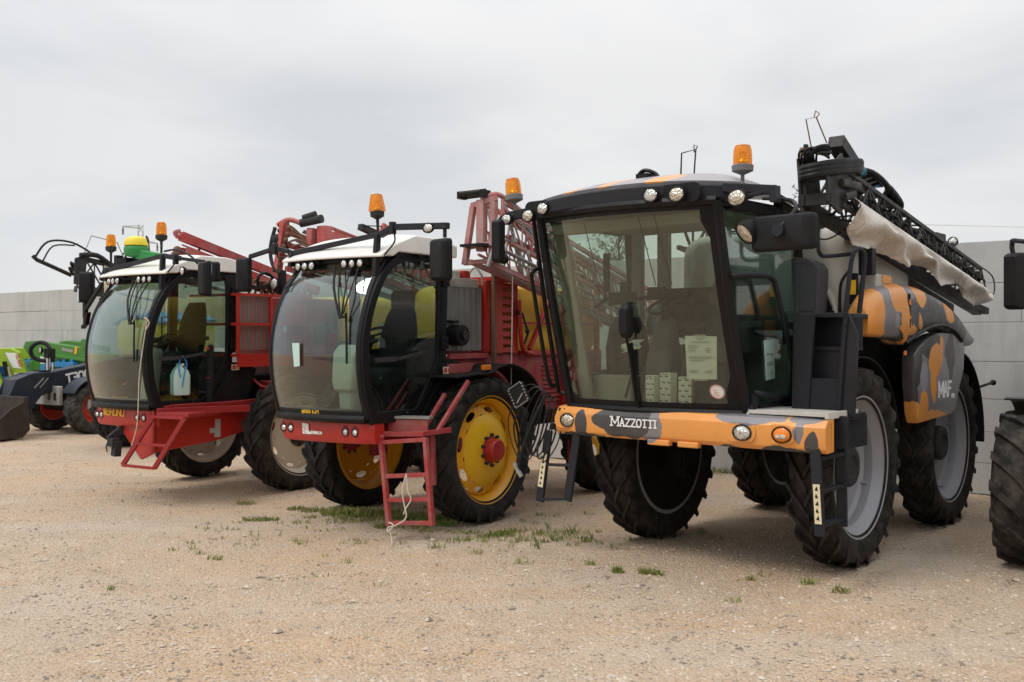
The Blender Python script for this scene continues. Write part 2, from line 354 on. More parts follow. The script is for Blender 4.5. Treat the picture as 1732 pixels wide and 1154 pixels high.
# loose stones, uncountable
nt = NT('loose_stone'); c = nt.mix(nt.mapr(nt.noise(9, 3), .3, .7), (.46,.37,.28), (.62,.53,.44)); c = nt.mix(nt.mapr(nt.noise(4.3, 2), .5, .62), c, (.22,.18,.14)); nt.L(c, nt.b.inputs['Base Color']); nt.b.inputs['Roughness'].default_value = .9
r2 = random.Random(3); vs = []; fs = []
for i in range(32000):
    y = 4.5 + 15*r2.random()**1.7; x = (r2.random()*2-1)*(.56*y + .6)
    s = r2.choice((.005,.006,.007,.008,.009,.012)) * (1 + .5*r2.random()); 
    if r2.random() < .006: s *= 2.6
    o = len(vs); a = r2.random()*6.3; z = gz(x, y) + s*.15
    for k in range(5): vs.append((x + s*cos(a+k*1.257)*(.8+.5*r2.random()), y + s*sin(a+k*1.257)*(.8+.5*r2.random()), z - s*.2 + s*.4*r2.random()))
    vs.append((x, y, z + s*(.5 + .4*r2.random())))
    fs += [(o+k, o+(k+1)%5, o+5) for k in range(5)]
mb = MB(); mb.v = vs; mb.f = fs; tag(mb.build('gravel_stones', nt.m, ang=20), kind='stuff', label='loose pale stones scattered over the gravel yard', cat='gravel')

# concrete block wall
TH = R(-36); Lx = V(cos(TH), sin(TH), 0); Bx = V(-sin(TH), cos(TH), 0)
nt = NT('concrete'); a = nt.noise(1.3, 6, .65); b = nt.noise(18, 5, .7); s_ = nt.noise(1.5, 5, .65, nt.scale(nt.co, (2.2, 1, .25)))
c = nt.mix(nt.mapr(a, .3, .7), (.42,.415,.40), (.52,.515,.50)); c = nt.mix(nt.math('MULTIPLY', nt.mapr(s_, .52, .75), .45), c, (.24,.235,.225)); c = nt.mix(nt.math('MULTIPLY', nt.mapr(b, .62, .75), .5), c, (.2,.195,.185))
nt.L(c, nt.b.inputs['Base Color']); nt.b.inputs['Roughness'].default_value = .9; nt.bump(b, .3, .01); M['concrete'] = nt.m
wall = thing('concrete_wall', 'long grey concrete block wall behind the machines', 'wall', Bx*13.85, TH)
mb = MB(); r3 = random.Random(5); zc = [0, .40, .80, 1.22, 1.70, 2.20, 2.70, 3.24]
for k in range(7):
    x = -44 + r3.uniform(0, 2.4)
    while x < 14:
        w = 4.4
        mb.box((x + w/2, .3 + r3.uniform(-.002, .002), (zc[k]+zc[k+1])/2), (w - .003, .6, zc[k+1]-zc[k]-.004 + (0 if k < 6 else r3.uniform(-.012, .012))))
        x += w
mb.build('wall_blocks', M['concrete'], wall, bevel=.006)

# world: Nishita sky under a bright overcast that thickens to the zenith
w = bpy.data.worlds.new('World'); S.world = w; w.use_nodes = True; t = w.node_tree; n = t.nodes; bg = n['Background']
SUN_EL, SUN_AZ = R(56), R(242)
sky = n.new('ShaderNodeTexSky'); sky.sky_type = 'NISHITA'; sky.sun_disc = False; sky.sun_elevation = SUN_EL; sky.sun_rotation = SUN_AZ
tc = n.new('ShaderNodeTexCoord'); sx = n.new('ShaderNodeSeparateXYZ'); t.links.new(tc.outputs['Generated'], sx.inputs[0])
def mr(v, a, b, c, d):
    q = n.new('ShaderNodeMapRange'); t.links.new(v, q.inputs[0]); q.inputs[1].default_value, q.inputs[2].default_value, q.inputs[3].default_value, q.inputs[4].default_value = a, b, c, d; return q.outputs[0]
mp = n.new('ShaderNodeMapping'); mp.inputs['Scale'].default_value = (1.5, 1.5, 3.6); mp.inputs['Location'].default_value = (2.1, .3, .6); t.links.new(tc.outputs['Generated'], mp.inputs[0])
nz = n.new('ShaderNodeTexNoise'); nz.inputs['Scale'].default_value = 1.5; nz.inputs['Detail'].default_value = 5; nz.inputs['Roughness'].default_value = .5; nz.inputs['Distortion'].default_value = .5; t.links.new(mp.outputs[0], nz.inputs[0])
def mixc(f, a, b, mode='MIX'):
    q = n.new('ShaderNodeMix'); q.data_type = 'RGBA'; q.blend_type = mode
    for s_, v in ((q.inputs[0], f), (q.inputs[6], a), (q.inputs[7], b)):
        if hasattr(v, 'is_linked'): t.links.new(v, s_)
        elif isinstance(v, float): s_.default_value = v
        else: s_.default_value = (*v, 1)
    return q.outputs[2]
cl = mixc(mr(nz.outputs[0], .36, .60, 0, 1), (7.0,7.2,7.4), (8.75,8.7,8.68))
# broad blue-grey thinning of the cloud towards one side
dirl = n.new('ShaderNodeVectorMath'); dirl.operation = 'DOT_PRODUCT'; t.links.new(tc.outputs['Generated'], dirl.inputs[0]); dirl.inputs[1].default_value = (-.86, .5, .12)
cl = mixc(mr(dirl.outputs['Value'], .72, .98, 0, .55), cl, (6.35,6.85,7.3))
q = n.new('ShaderNodeVectorMath'); q.operation = 'SCALE'; t.links.new(cl, q.inputs[0]); t.links.new(mr(sx.outputs[2], .25, 1, 1, 2.15), q.inputs['Scale'])
fin = mixc(.93, sky.outputs[0], q.outputs[0])
t.links.new(fin, bg.inputs[0]); bg.inputs[1].default_value = .1
sl = bpy.data.lights.new('sun', 'SUN'); sl.energy = 1.4; sl.angle = R(18); sl.color = (1,.96,.9); so = bpy.data.objects.new('sun', sl); COL.objects.link(so)
# Blender's sky sun_rotation is measured from +Y clockwise
dv = V(sin(SUN_AZ)*cos(SUN_EL), cos(SUN_AZ)*cos(SUN_EL), sin(SUN_EL)); so.rotation_euler = dv.to_track_quat('Z', 'Y').to_euler(); so.location = dv*60

cam = bpy.data.cameras.new('camera'); co = bpy.data.objects.new('camera', cam); COL.objects.link(co); co.location = (0, 0, 2); co.rotation_euler = (R(90), 0, 0)
cam.lens = 35; cam.sensor_width = 36; cam.shift_y = -5/1732; cam.clip_end = 2000; cam.clip_start = .05
cam.dof.use_dof = True; cam.dof.focus_distance = 9.3; cam.dof.aperture_fstop = 3.2
S.camera = co
S.view_settings.view_transform = 'Standard'; S.view_settings.look = 'None'; S.view_settings.gamma = 1; S.view_settings.exposure = 0
S.render.engine = 'CYCLES'; S.cycles.transparent_max_bounces = 24; S.cycles.max_bounces = 8
# ------------------------------------------------------------------ shared pieces
def tyre_mb(Ro, W, rr, n=18, lh=.035, lw=.05, sweep=.34, crown=.02):
    mb = MB(); h = W/2; b = Ro - lh
    side = [(rr, -.40*W), (rr+.03, -.43*W), (rr + (b-rr)*.35, -.50*W), (rr+(b-rr)*.65, -.505*W), (b-.035, -.475*W), (b-.008, -.42*W), (b, -.2*W), (b+.004, 0)]
    prof = side + [(r, -x) for r, x in side[::-1][1:]]
    mb.lathe([(rr-.02, -.36*W)] + prof + [(rr-.02, .36*W)], n=72, caps=False)
    def rad(x): return Ro - crown*(abs(x)/h)**2.2
    for s in (-1, 1):
        for k in range(n):
            a0 = 2*pi*(k + (.5 if s > 0 else 0))/n; st = []
            for j in range(7):
                t = j/6; x = s*(-.03*W + t*.53*W); st.append((x, a0 + sweep*(t**.85), rad(x), b - .02 - .02*(t > .8), lw*(1+.25*t)))
            st.append((s*.515*W, a0 + sweep*1.07, b-.045, b-.09, lw*1.25)); st.append((s*.505*W, a0 + sweep*1.12, b-.10, b-.12, lw*1.1))
            vs = []
            for x, a, rt, rb, w in st:
                for r_, d in ((rb, -.62), (rt, -.42), (rt, .42), (rb, .62)):
                    aa = a + d*w/Ro; vs.append((x if r_ == rt else x - s*.012*(abs(x) > .48*W), r_*sin(aa), r_*cos(aa)))
            m = len(st); mb.add(vs, [(i*4+q, i*4+(q+1)%4, i*4+4+(q+1)%4, i*4+4+q) for i in range(m-1) for q in range(4)] + [(0,1,2,3), tuple(4*m-4+q for q in (3,2,1,0))])
    return mb
def disc_with_holes(mb, r0, r1, xf, nh, hr, ha, off=0, N=24):
    """annulus r0..r1 pierced by nh oval holes; xf(r) gives the dish"""
    rc = (r0+r1)/2; da = pi/nh
    for k in range(nh):
        ac = 2*pi*k/nh + off; inn = []; out = []
        for i in range(N):
            t = 2*pi*(i+.5)/N; c, s = cos(t), sin(t)
            m = max(abs(c), abs(s)); inn.append((rc + hr*c, ac + ha*s)); out.append((rc + (r1-r0)/2*c/m, ac + da*s/m))
        # exact sector corners
        mid = [((a[0]+b[0])/2, (a[1]+b[1])/2) for a, b in zip(inn, out)]
        P = lambda q: (xf(q[0]), q[0]*sin(q[1]), q[0]*cos(q[1]))
        vs = [P(q) for L_ in (inn, mid, out) for q in L_]
        mb.add(vs, [(l*N+i, l*N+(i+1)%N, (l+1)*N+(i+1)%N, (l+1)*N+i) for l in (0, 1) for i in range(N)])
def rim_mb(rr, W, disc, holes=None, dx=.0):
    """barrel plus a disc profile [(r, x)...]; holes = (r0, r1, n, hr, ha)"""
    mb = MB(); o = .41*W
    mb.lathe([(rr-.045, -o), (rr+.012, -o-.008), (rr+.012, -o+.012), (rr-.03, -o+.05), (rr-.075, -.12*W), (rr-.075, .1*W), (rr-.03, o-.05), (rr+.012, o-.012), (rr+.012, o+.008), (rr-.004, o+.010), (rr-.045, o-.045), (rr-.09, .1*W), (rr-.09, -.12*W), (rr-.045, -o)], n=72, caps=False)
    mb.lathe(disc, n=72, caps=False)
    if holes: disc_with_holes(mb, *holes)
    return mb
def bolts(mb, r, x, n, br=.016, l=.03, off=0):
    for k in range(n):
        a = 2*pi*k/n + off; mb.lathe([(br, x-.005), (br, x+l), (br*.6, x+l)], c=(0, r*sin(a), r*cos(a)), n=8)
def make_wheel(name, parent, rim, rimmat, tyre, tyremat, hub, hubmat, nuts=None, back=None):
    w = rim.build('wheel', rimmat, parent); tyre.build('tyre', tyremat, w, ang=40); back and back.build('rim_shade_disc', M['underside'], w); hub.build('hub', hubmat, w, bevel=.006)  # back: dark liner disc, its colour supplies the shade inside the rim
    if nuts: nuts.build('wheel_nuts', M['innerdark'], w)
    return w
def place_wheels(w, spots, Ro, parent):
    for i, (x, y, st) in enumerate(spots):
        c = w if i == 0 else copy_tree(w, parent)
        c.location = (x, y, Ro - .012); c.rotation_euler = (.37*i, 0, 0); c.scale = (1 if x > 0 else -1, 1, 1)
        if st: c.rotation_euler = (.37*i, 0, st)
def lamp(parent, c, r, name='work_light', lens='lens', d=(0,-1,0), depth=.07, sx=1.0, body='plastic'):
    d = V(*d).normalized(); q = V(0,0,1).rotation_difference(d).to_matrix() @ Matrix.Diagonal((sx, 1, 1))
    mb = MB(); mb.lathe([(r*.55, -depth), (r*.95, -depth*.55), (r*1.12, -.01), (r*1.12, .012), (r*1.0, .014), (r*1.0, 0), (r*.7, -.004)], c=c, axis='z', n=24, tilt=q)
    o = mb.build(name, M[body], parent)
    mb = MB(); mb.lathe([(r*.99, .004), (r*.7, .016), (r*.3, .022), (0.0, .024)], c=c, axis='z', n=24, tilt=q); mb.build('lens', M[lens], o)
    return o
def beacon(parent, c, h=.24, r=.062, square=False, tilt=(0,0), stem=.10, base='innerdark'):
    q = Matrix.Rotation(tilt[0], 3, 'Y') @ Matrix.Rotation(tilt[1], 3, 'X'); c = V(*c)
    mb = MB(); mb.lathe([(.014, -stem), (.016, -.02), (r*.8, 0), (r*1.1, .01), (r*1.15, .055), (r*1.02, .062)], c=c, axis='z', n=24, tilt=q)
    b = mb.build('beacon', M[base], parent, ang=30)
    mb = MB()
    if square: 
        secs = []
        for z, s_ in ((.058, 1.05), (.10, 1.0), (h-.02, .78), (h, .70)): secs.append([q @ V(p[0], p[1], z) + c for p in rbox((0,0), (2*r*s_, 2*r*s_), r*.25, 3)])
        mb.loft(secs)
    else: mb.lathe([(r*1.0, .06), (r*1.0, h*.55), (r*.95, h*.8), (r*.8, h*.95), (r*.5, h), (0, h+.004)], c=c, axis='z', n=28, tilt=q)
    mb.build('dome', M['dome'], b); mb = MB(); mb.lathe([(r*.35,.064),(r*.5,h*.35),(r*.28,h*.5),(r*.3,h*.72),(0,h*.76)], c=c, axis='z', n=14, tilt=q); mb.build('reflector', M['chrome'], b); return b
def mirror_head(parent, c, size, rz=0, glassy=True):
    mb = MB(); w, h, d = size; secs = []
    for y, s_ in ((0, 1.0), (-d*.5, .98), (-d*.85, .86), (-d, .7)): secs.append([(p[0], y, p[1]) for p in rbox((0,0), (w*s_, h*(.5+.5*s_)), min(w, h)*.16*s_, 4)])
    mb.loft(secs); o = mb.build('mirror', M['plastic'], parent); o.location = c; o.rotation_euler = (0, 0, rz)
    mb = MB(); mb.prism(rbox((0,0), (w*.9, h*.93), min(w,h)*.14, 4), 'y', .002, .006); mb.build('mirror_glass', M['mirror'], o)
    return o
def seat(parent, c, head=None, mat='seat'):
    x, y, z = c; mb = MB()
    secs = []
    for zz, w, dy, th in ((0, .44, 0, .13), (.12, .48, .01, .15), (.4, .46, .05, .12), (.58, .38, .09, .09), (.64, .30, .10, .06)):
        secs.append([(x+p[0], y+dy+p[1], z+.1+zz) for p in rbox((0,0), (w, th), .05, 4)])
    mb.loft(secs)
    secs = [[(x+p[0], y-.2+p[1], z+q) for p in rbox((0,0), (.5*s_, .48*s_), .08, 4)] for q, s_ in ((-.06, .9), (0, 1), (.08, 1), (.11, .9))]
    mb.loft(secs); mb.box((x, y-.15, z-.25), (.3, .35, .38))
    for s_ in (-1, 1): mb.bar((x+s_*.29, y+.05, z+.28), (x+s_*.29, y-.32, z+.26), .07, .05)
    o = mb.build('seat', M[mat], parent)
    if head:
        mb = MB(); mb.loft([[(x+p[0], y+.11+p[1], z+.72+q) for p in rbox((0,0), (.30*s_, .10*s_), .04, 4)] for q, s_ in ((0,.85),(.03,1),(.17,1),(.21,.85))]); mb.build('headrest', M[head], o)
    return o
def steering(parent, base, top, r=.19, tilt=.5):
    mb = MB(); mb.tube([base, top], [.06, .04], 10); t = Matrix.Rotation(tilt, 3, 'X')
    ring = [t @ V(r*cos(a), r*sin(a), 0) + V(*top) for a in [2*pi*k/28 for k in range(29)]]
    mb.tube(ring, .016, 8)
    for a in (.5, 2.64, 4.71): mb.tube([V(*top), t @ V(r*cos(a), r*sin(a), 0) + V(*top)], .014, 6)
    return mb.build('steering_wheel', M['plastic'], parent)
def truss(mb, corners, n, r=.018, brace=.011, faces=((0,1),(1,2),(2,3),(3,0))):
    """corners: list of (start, end) chord lines; zigzag braces on the given faces"""
    C = [(V(*a), V(*b)) for a, b in corners]
    for a, b in C: mb.bar(a, b, 2*r, 2*r)
    for i, j in faces:
        for k in range(n):
            t0, t1 = k/n, (k+1)/n; p, q = (i, j) if k % 2 == 0 else (j, i)
            mb.bar(C[p][0].lerp(C[p][1], t0), C[q][0].lerp(C[q][1], t1), 2*brace, 2*brace)
            mb.bar(C[i][0].lerp(C[i][1], t1), C[j][0].lerp(C[j][1], t1), 1.6*brace, 1.6*brace)
def nozzles(mb, a, b, n, r=.022):
    a, b = V(*a), V(*b)
    for k in range(n):
        p = a.lerp(b, (k+.5)/n); mb.lathe([(r, .03), (r*1.2, 0), (r*.8, -.05), (r*.5, -.08)], c=p, axis='z', n=8); mb.ball(p + V(r*1.6, 0, .01), r*.9, 8, 6)
def bow(u): return 1 - u*u

# ------------------------------------------------------------------ camouflage sprayer
A = thing('field_sprayer', 'camouflage painted self propelled sprayer in orange, black and grey with a wide flat windscreen', 'field sprayer', (2.24, 9.46, 0), R(-40.5), None)
rim = rim_mb(.62, .33, [(.55, -.03), (.50, -.075), (.30, -.085), (.17, -.06), (0, -.06)]); bolts(rim, .235, -.078, 10, .014, .022); bolts(rim, .52, -.05, 4, .012, .05, .4)
hub = MB().lathe([(.185, -.07), (.185, .03), (.165, .06), (.10, .065), (.09, .045), (0, .045)], n=40)
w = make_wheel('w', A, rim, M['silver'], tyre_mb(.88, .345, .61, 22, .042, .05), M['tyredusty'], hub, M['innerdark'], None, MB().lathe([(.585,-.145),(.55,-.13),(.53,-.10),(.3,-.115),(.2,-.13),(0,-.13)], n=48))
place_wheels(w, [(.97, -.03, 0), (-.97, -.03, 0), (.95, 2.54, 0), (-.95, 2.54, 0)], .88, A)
# chassis
mb = MB()
for s in (-1, 1):
    mb.bar((s*.42, -1.0, 1.15), (s*.42, 3.3, 1.15), .12, .22)
    for y in (-.03, 2.54):
        mb.box((s*.66, y, 1.0), (.12, .2, .75)); mb.box((s*.74, y, .85), (.2, .26, .26)); mb.bar((s*.3, y, 1.3), (s*.7, y, 1.25), .16, .14)
        mb.tube([(s*.55, y-.12, 1.6), (s*.62, y-.12, .95)], .05)
for y in (-.03, 2.54): mb.bar((-.6, y, 1.3), (.6, y, 1.3), .18, .16)
mb.box((0, 1.5, 1.55), (1.1, 3.0, .6)); mb.box((-.35, -.5, 1.28), (1.5, 1.0, .16)); mb.box((.55, 1.2, 1.9), (.5, 2.2, .7)); mb.box((-.1, 3.2, 1.6), (1.5, .5, .8))
mb.build('chassis', M['underside'], A, bevel=.01)
# bumper
xs_ = [-1.37 + 2.65*i/24 for i in range(25)]
def bx(u): return -1.30 + .10*abs(u)**3
secs = []
for i, x in enumerate(xs_):
    u = (x + .045)/1.325; y0 = bx(u); up = .012*bow(u)
    secs.append([(x, y0+.16, 1.10+up), (x, y0+.03, 1.095+up), (x, y0, 1.13+up), (x, y0-.012, 1.2+up), (x, y0-.006, 1.30+up), (x, y0+.04, 1.355+up), (x, y0+.16, 1.365+up)])
mb = MB(); mb.loft(secs)
cam_b = camo('camo_bumper', OR, [(DK, (-1.03,-1.3,1.22), (.075,.5,.13)), (DK, (-.62,-1.3,1.27), (.27,.5,.10)), (DK, (-.45,-1.3,1.19), (.30,.5,.07)), (DK, (-.95,-1.3,1.10), (.35,.5,.035)), (GY, (-.25,-1.3,1.22), (.12,.5,.13)), (DK, (-.40,-1.3,1.26), (.14,.5,.14)), (GY, (.66,-1.25,1.37), (.3,.5,.075)), (GY, (1.07,-1.3,1.30), (.035,.5,.13)), (GY,(1.12,-1.2,1.36),(.14,.5,.03)), (DK, (1.17,-1.2,1.18), (.05,.5,.1)), (DK, (.95,-1.3,1.09), (.2,.5,.05)), (DK, (.45,-1.3,1.09), (.15,.5,.03))], .045, 6)
bump_ = mb.build('bumper', cam_b, A, bevel=.008)
mb = MB()
for x0, x1 in ((.02, .22), (-.28, -.06)): mb.box(((x0+x1)/2, -1.285, 1.10), (x1-x0, .07, .05))
mb.build('bumper_lip', cam_b, bump_, bevel=.012)
for x, nm, ln, r in ((-1.22, 'headlight', 'lenswarm', .058), (.60, 'headlight', 'lens', .06), (.93, 'indicator', 'amber', .06)):
    y = bx((x+.045)/1.325) - .012; mb = MB()
    mb.prism([(p[0], p[1]) for p in rbox((x, 1.235), (.27 if x < .9 else .25, .16), .075, 5)], 'y', y-.004, y+.03)
    h_ = mb.build(nm + '_recess', cam_b, bump_, bevel=.004)
    l_ = lamp(h_, (x + .02, y-.006, 1.235), r, nm, ln, depth=.04, sx=1.25)
    if nm == 'indicator':
        pass
mb = MB(); mb.prism(rbox((.95, 1.22), (.09, .035), .017, 5), 'y', bx(.73)-.046, bx(.73)-.02); mb.build('white_lens', M['lenswarm'], bump_, bevel=.008)
mb = MB(); letters(mb, 'MAZZOTTI', (0,0,0), (1,0,0), (0,0,1), .078, .72, .22, .15, True, .004, warp=lambda a, b: V(-.655 + a*.98, bx(-.3)-.0165 + .0, 1.222 + b))
mb.build('lettering', M['whitetext'], bump_)
# platform grille and ladders
mb = MB()
for k in range(14): mb.bar((.58, -1.12 + .042*k, 1.395), (1.26, -1.12 + .042*k, 1.395), .026, .03)
for x in (.58, 1.26): mb.bar((x, -1.14, 1.39), (x, -.54, 1.39), .03, .05)
mb.build('platform', M['palesteel'], A)
mb = MB(); mb.box((.9, -.83, 1.345), (.66, .58, .04)); mb.box((1.2, -.5, 1.22), (.08, .5, .26)); mb.tube([(1.24,-1.09,1.38),(1.27,-1.1,1.33),(1.27,-1.1,1.16),(1.2,-1.1,1.15)], .012, 6); mb.build('platform_support', M['charcoal'], A, bevel=.006)
def ladderA(x, s):
    mb = MB(); mb.bar((x-.01, -1.2, 1.18), (x+s*.02, -1.17, .45), .085, .03, up=(0,1,0)); mb.bar((x+.02, -.76, 1.14), (x+s*.03, -.76, .47), .085, .03, up=(0,1,0))
    for z in (1.06, .80, .53): mb.bar((x+s*.01, -1.18, z), (x+s*.02, -.76, z), .075, .03)
    o = mb.build('ladder', M['charcoal'], A, bevel=.005)
    mb = MB(); P0, P1 = V(x+.005,-1.211,.86), V(x+.017,-1.197,.55); mb.bar(P0, P1, .055, .005, up=(0,1,0)); st = mb.build('warning_sticker', M['ivory'], o)
    mb = MB()
    for k in range(5):
        p = P0.lerp(P1, (k+.6)/5.4) + V(0,-.004,0); mb.prism([(p.x-.014, p.z-.012), (p.x+.013, p.z-.016), (p.x+.005*(-1)**k, p.z+.02)], 'y', p.y-.002, p.y)
    mb.build('pictogram', M['black'], st)
    return o
ladderA(1.2, 1)
mb = MB(); mb.bar((-1.46, -1.2, 1.12), (-1.57, -1.2, .43), .085, .03); mb.bar((-1.12, -1.2, 1.12), (-1.235, -1.2, .47), .085, .03)
for t in (.48, .97): mb.bar(V(-1.46,-1.19,1.12).lerp(V(-1.57,-1.19,.43), t), V(-1.12,-1.19,1.12).lerp(V(-1.235,-1.19,.47), t), .06, .025)
mb.bar((-1.5,-1.1,1.15),(-1.1,-1.1,1.15),.06,.06)
lo = mb.build('ladder', M['charcoal'], A, bevel=.005)
mb = MB(); P0, P1 = V(-1.495,-1.222,.90), V(-1.547,-1.222,.575); mb.bar(P0, P1, .06, .005); st = mb.build('warning_sticker', M['ivory'], lo)
mb = MB()
for k in range(6):
    p = P0.lerp(P1, (k+.6)/6.4) + V(0, -.0035, 0); mb.prism([(p.x-.015, p.z-.012), (p.x+.012, p.z-.014), (p.x+.004*(-1)**k, p.z+.018)], 'y', p.y-.002, p.y)
mb.build('pictogram', M['black'], st)

# cab ----------------------------------------------------------
RB, RT, RRB, RRT = V(.56,-1.1,1.37), V(.53,-1.56,3.1), V(.56,.02,1.37), V(.52,-.1,3.12)
LB, LT, LRB, LRT = V(-1.24,-1.13,1.36), V(-1.32,-1.5,3.12), V(-1.24,.02,1.37), V(-1.28,-.1,3.12)
def scrA(u, v, off=0):
    p = LB.lerp(RB, u).lerp(LT.lerp(RT, u), v); b = 4*u*(1-u); return p + V(0, -(.13 + .05*v)*b - .03*sin(pi*v) - off, 0)
mb = MB()
for a, b in ((RB, RT), (LB, LT)): mb.tube([a, a.lerp(b, .5) + V(0, -.03, 0), b], .042, 8, 4)
for a, b in ((RRB, RRT), (LRB, LRT)): mb.bar(a, b, .07, .09)
mb.tube([scrA(i/10, 0) for i in range(11)], .04, 8); mb.tube([scrA(i/10, 1) for i in range(11)], .045, 8)
mb.bar(RB, RRB, .07, .09); mb.bar(LB, LRB, .07, .09); mb.bar(RT, RRT, .07, .08); mb.bar(LT, LRT, .07, .08); mb.bar(LRB, RRB, .07, .1); mb.bar(LRT, RRT, .07, .1)
mb.box((-.34, -.55, 1.33), (1.78, 1.1, .05))
cabA = mb.build('cab_frame', M['black'], A)
mb = MB(); mb.shell([[scrA(.005+.99*i/20, .005+.99*j/14) for i in range(21)] for j in range(15)], .006); wsA = mb.build('windscreen', M['glassA'], cabA, ang=60)
# black printed border of the windscreen: broad band at the bottom and right, with the cut corner
def patch(f, pts, off): return [f(u, v, off) for u, v in pts]
mb = MB()
def strip(f, edge, inner, off=.004, t=.003):
    n_ = len(edge); mb.shell([[f(*q, off) for q in edge], [f(*q, off) for q in inner]], t)
strip(scrA, [(i/12, .0) for i in range(13)], [(i/12, .045 + (.05 if i in (0, 12) else 0)) for i in range(13)])
strip(scrA, [(1.0, .02+.97*i/12) for i in range(13)], [(.955 - (0 if 1 < i < 11 else .03), .02+.97*i/12) for i in range(13)])
strip(scrA, [(0., .02+.97*i/12) for i in range(13)], [(.028, .02+.97*i/12) for i in range(13)])
strip(scrA, [(i/12, 1.) for i in range(13)], [(i/12, .96) for i in range(13)])
mb.build('windscreen_border', M['black'], wsA)
mb = MB(); p = [scrA(.885 + .034*cos(2*pi*k/24), .105 + .034*1.02*sin(2*pi*k/24), .008) for k in range(24)]; mb.add(p + [q + V(0,.003,0) for q in p], [tuple(range(24)), tuple(range(24,48))[::-1]] + [(k,(k+1)%24,24+(k+1)%24,24+k) for k in range(24)]); sk = mb.build('round_sticker', M['paper'], wsA)
mb = MB()
for k in range(3):
    q = scrA(.87, .09+.012*k, .0115); mb.bar(q, q + V(.055-.01*k, 0, 0), .006, .002)
mb.tube([scrA(.885 + .031*cos(2*pi*k/20), .105 + .032*sin(2*pi*k/20), .011) for k in range(21)], .0025, 4)
mb.build('sticker_print', M['redink'], sk)
# wiper
mb = MB(); b0 = scrA(.51, .47, .05); mb.loft([[b0 + V(p[0], dy, p[1]) for p in rbox((0,-.04), (.11*s_, .30*s_), .05*s_, 4)] for dy, s_ in ((.03,1),(-.02,.95),(-.05,.7))])
mb.tube([b0 + V(0,-.03,-.05), scrA(.49, .25, .05), scrA(.465, .03, .03)], .012, 6); mb.bar(scrA(.50,.34,.018), scrA(.468,.02,.012), .025, .03); mb.build('wiper', M['black'], wsA)
# side and rear glazing
mb = MB(); mb.prism([(-1.07,1.41),(-.02,1.41),(-.12,3.04),(-1.5,3.04)], 'x', .535, .541); mb.build('side_window', M['glassS'], cabA)
mb = MB(); mb.prism([(-1.07,1.41),(-.02,1.41),(-.12,3.04),(-1.5,3.04)], 'x', -1.275, -1.27); mb.build('side_window', M['glassS'], cabA)
mb = MB(); mb.prism([(-1.2,1.95),(.5,1.95),(.47,3.05),(-1.24,3.05)], 'y', -.045, -.04); mb.build('rear_window', M['glassR'], cabA)
# door handrail loop and lower frame
mb = MB(); mb.tube([(.60,-1.42,2.5),(.655,-1.35,2.51),(.655,-.95,2.52),(.655,-.82,2.49),(.655,-.74,2.40),(.655,-.38,1.66),(.655,-.33,1.55),(.655,-.40,1.48),(.655,-.98,1.53),(.61,-1.06,1.55)], .023, 8, 3)
mb.tube([(.60,-.98,1.43),(.60,-.5,1.45),(.60,-.1,1.45)], .022, 6); mb.box((.60,-1.07,1.48),(.06,.07,.1)); mb.box((.60,-1.1,1.42),(.05,.06,.06)); mb.build('door_handrail', M['charcoal'], cabA)
# cab interior
mb = MB()
for x, z0, z1, w in ((-.86, 1.4, 3.05, .13), (-1.17, 1.4, 3.05, .12), (-.16, 1.95, 3.05, .06)): mb.box((x, -.10, (z0+z1)/2), (w, .08, z1-z0))
for s, (a, b) in enumerate(((LB, LT), (RB, RT))):
    d = V(.10, .13, 0) if s == 0 else V(-.07, .10, 0); mb.bar(a + d, b + d, .15 if s == 0 else .08, .05)
mb.box((-.38, -.75, 3.06), (1.65, 1.3, .05)); mb.box((-.38, -1.43, 2.99), (1.6, .14, .10)); mb.box((-.38,-.09,1.66), (1.7,.07,.56)); mb.box((-.9,-.78,1.52), (.42,.34,.26)); mb.box((-.34,-1.0,1.39),(1.7,.2,.05))
mb.box((.2,-.2,2.45),(.5,.06,1.1)) if False else None
mb.build('cab_lining', M['inner'], cabA, bevel=.015)
mb = MB(); mb.loft([[(-.40+p[0], -.86+dy+p[1], z) for p in rbox((0,0), (w_, d_), .06, 4)] for z, w_, d_, dy in ((1.38,.30,.30,0),(1.75,.27,.26,0),(1.95,.23,.22,.03),(2.12,.17,.16,.06),(2.2,.12,.1,.08))]); mb.build('steering_column', M['greytrim'], cabA)
steering(cabA, (-.40,-.80,2.15), (-.40,-.74,2.30), .20, .42)
seat(cabA, (-.02,-.35,1.85), None, 'greytrim')
mb = MB(); mb.loft([[(.0+p[0], -.16+p[1], z) for p in rbox((0,0), (.52*s_, .1), .05, 4)] for z, s_ in ((2.25,.95),(2.35,1.0),(2.75,.95),(2.85,.8))]) if False else None
mb.box((.30,-.45,1.95),(.16,.55,.14)); mb.box((-.55,-.12,2.28),(.62,.06,.42)); mb.box((-1.0,-.9,2.62),(.05,.04,.36)); mb.box((-.95,-.7,2.38),(.3,.05,.12)); mb.box((-.62,-.62,2.42),(.18,.05,.12)); mb.box((-.79,-.9,2.45),(.09,.03,.14))
mb.tube([(-1.2,-.8,2.3),(-1.0,-.85,2.38),(-.8,-.8,2.36),(-.6,-.7,2.4)], .018, 6, 4); mb.tube([(-1.0,-.75,1.6),(-.98,-.8,2.0),(-.9,-.75,2.3)], .015, 6, 4); mb.tube([(-1.05,-1.0,2.5),(-1.0,-.92,2.36),(-1.02,-.9,2.7)], .014, 6)
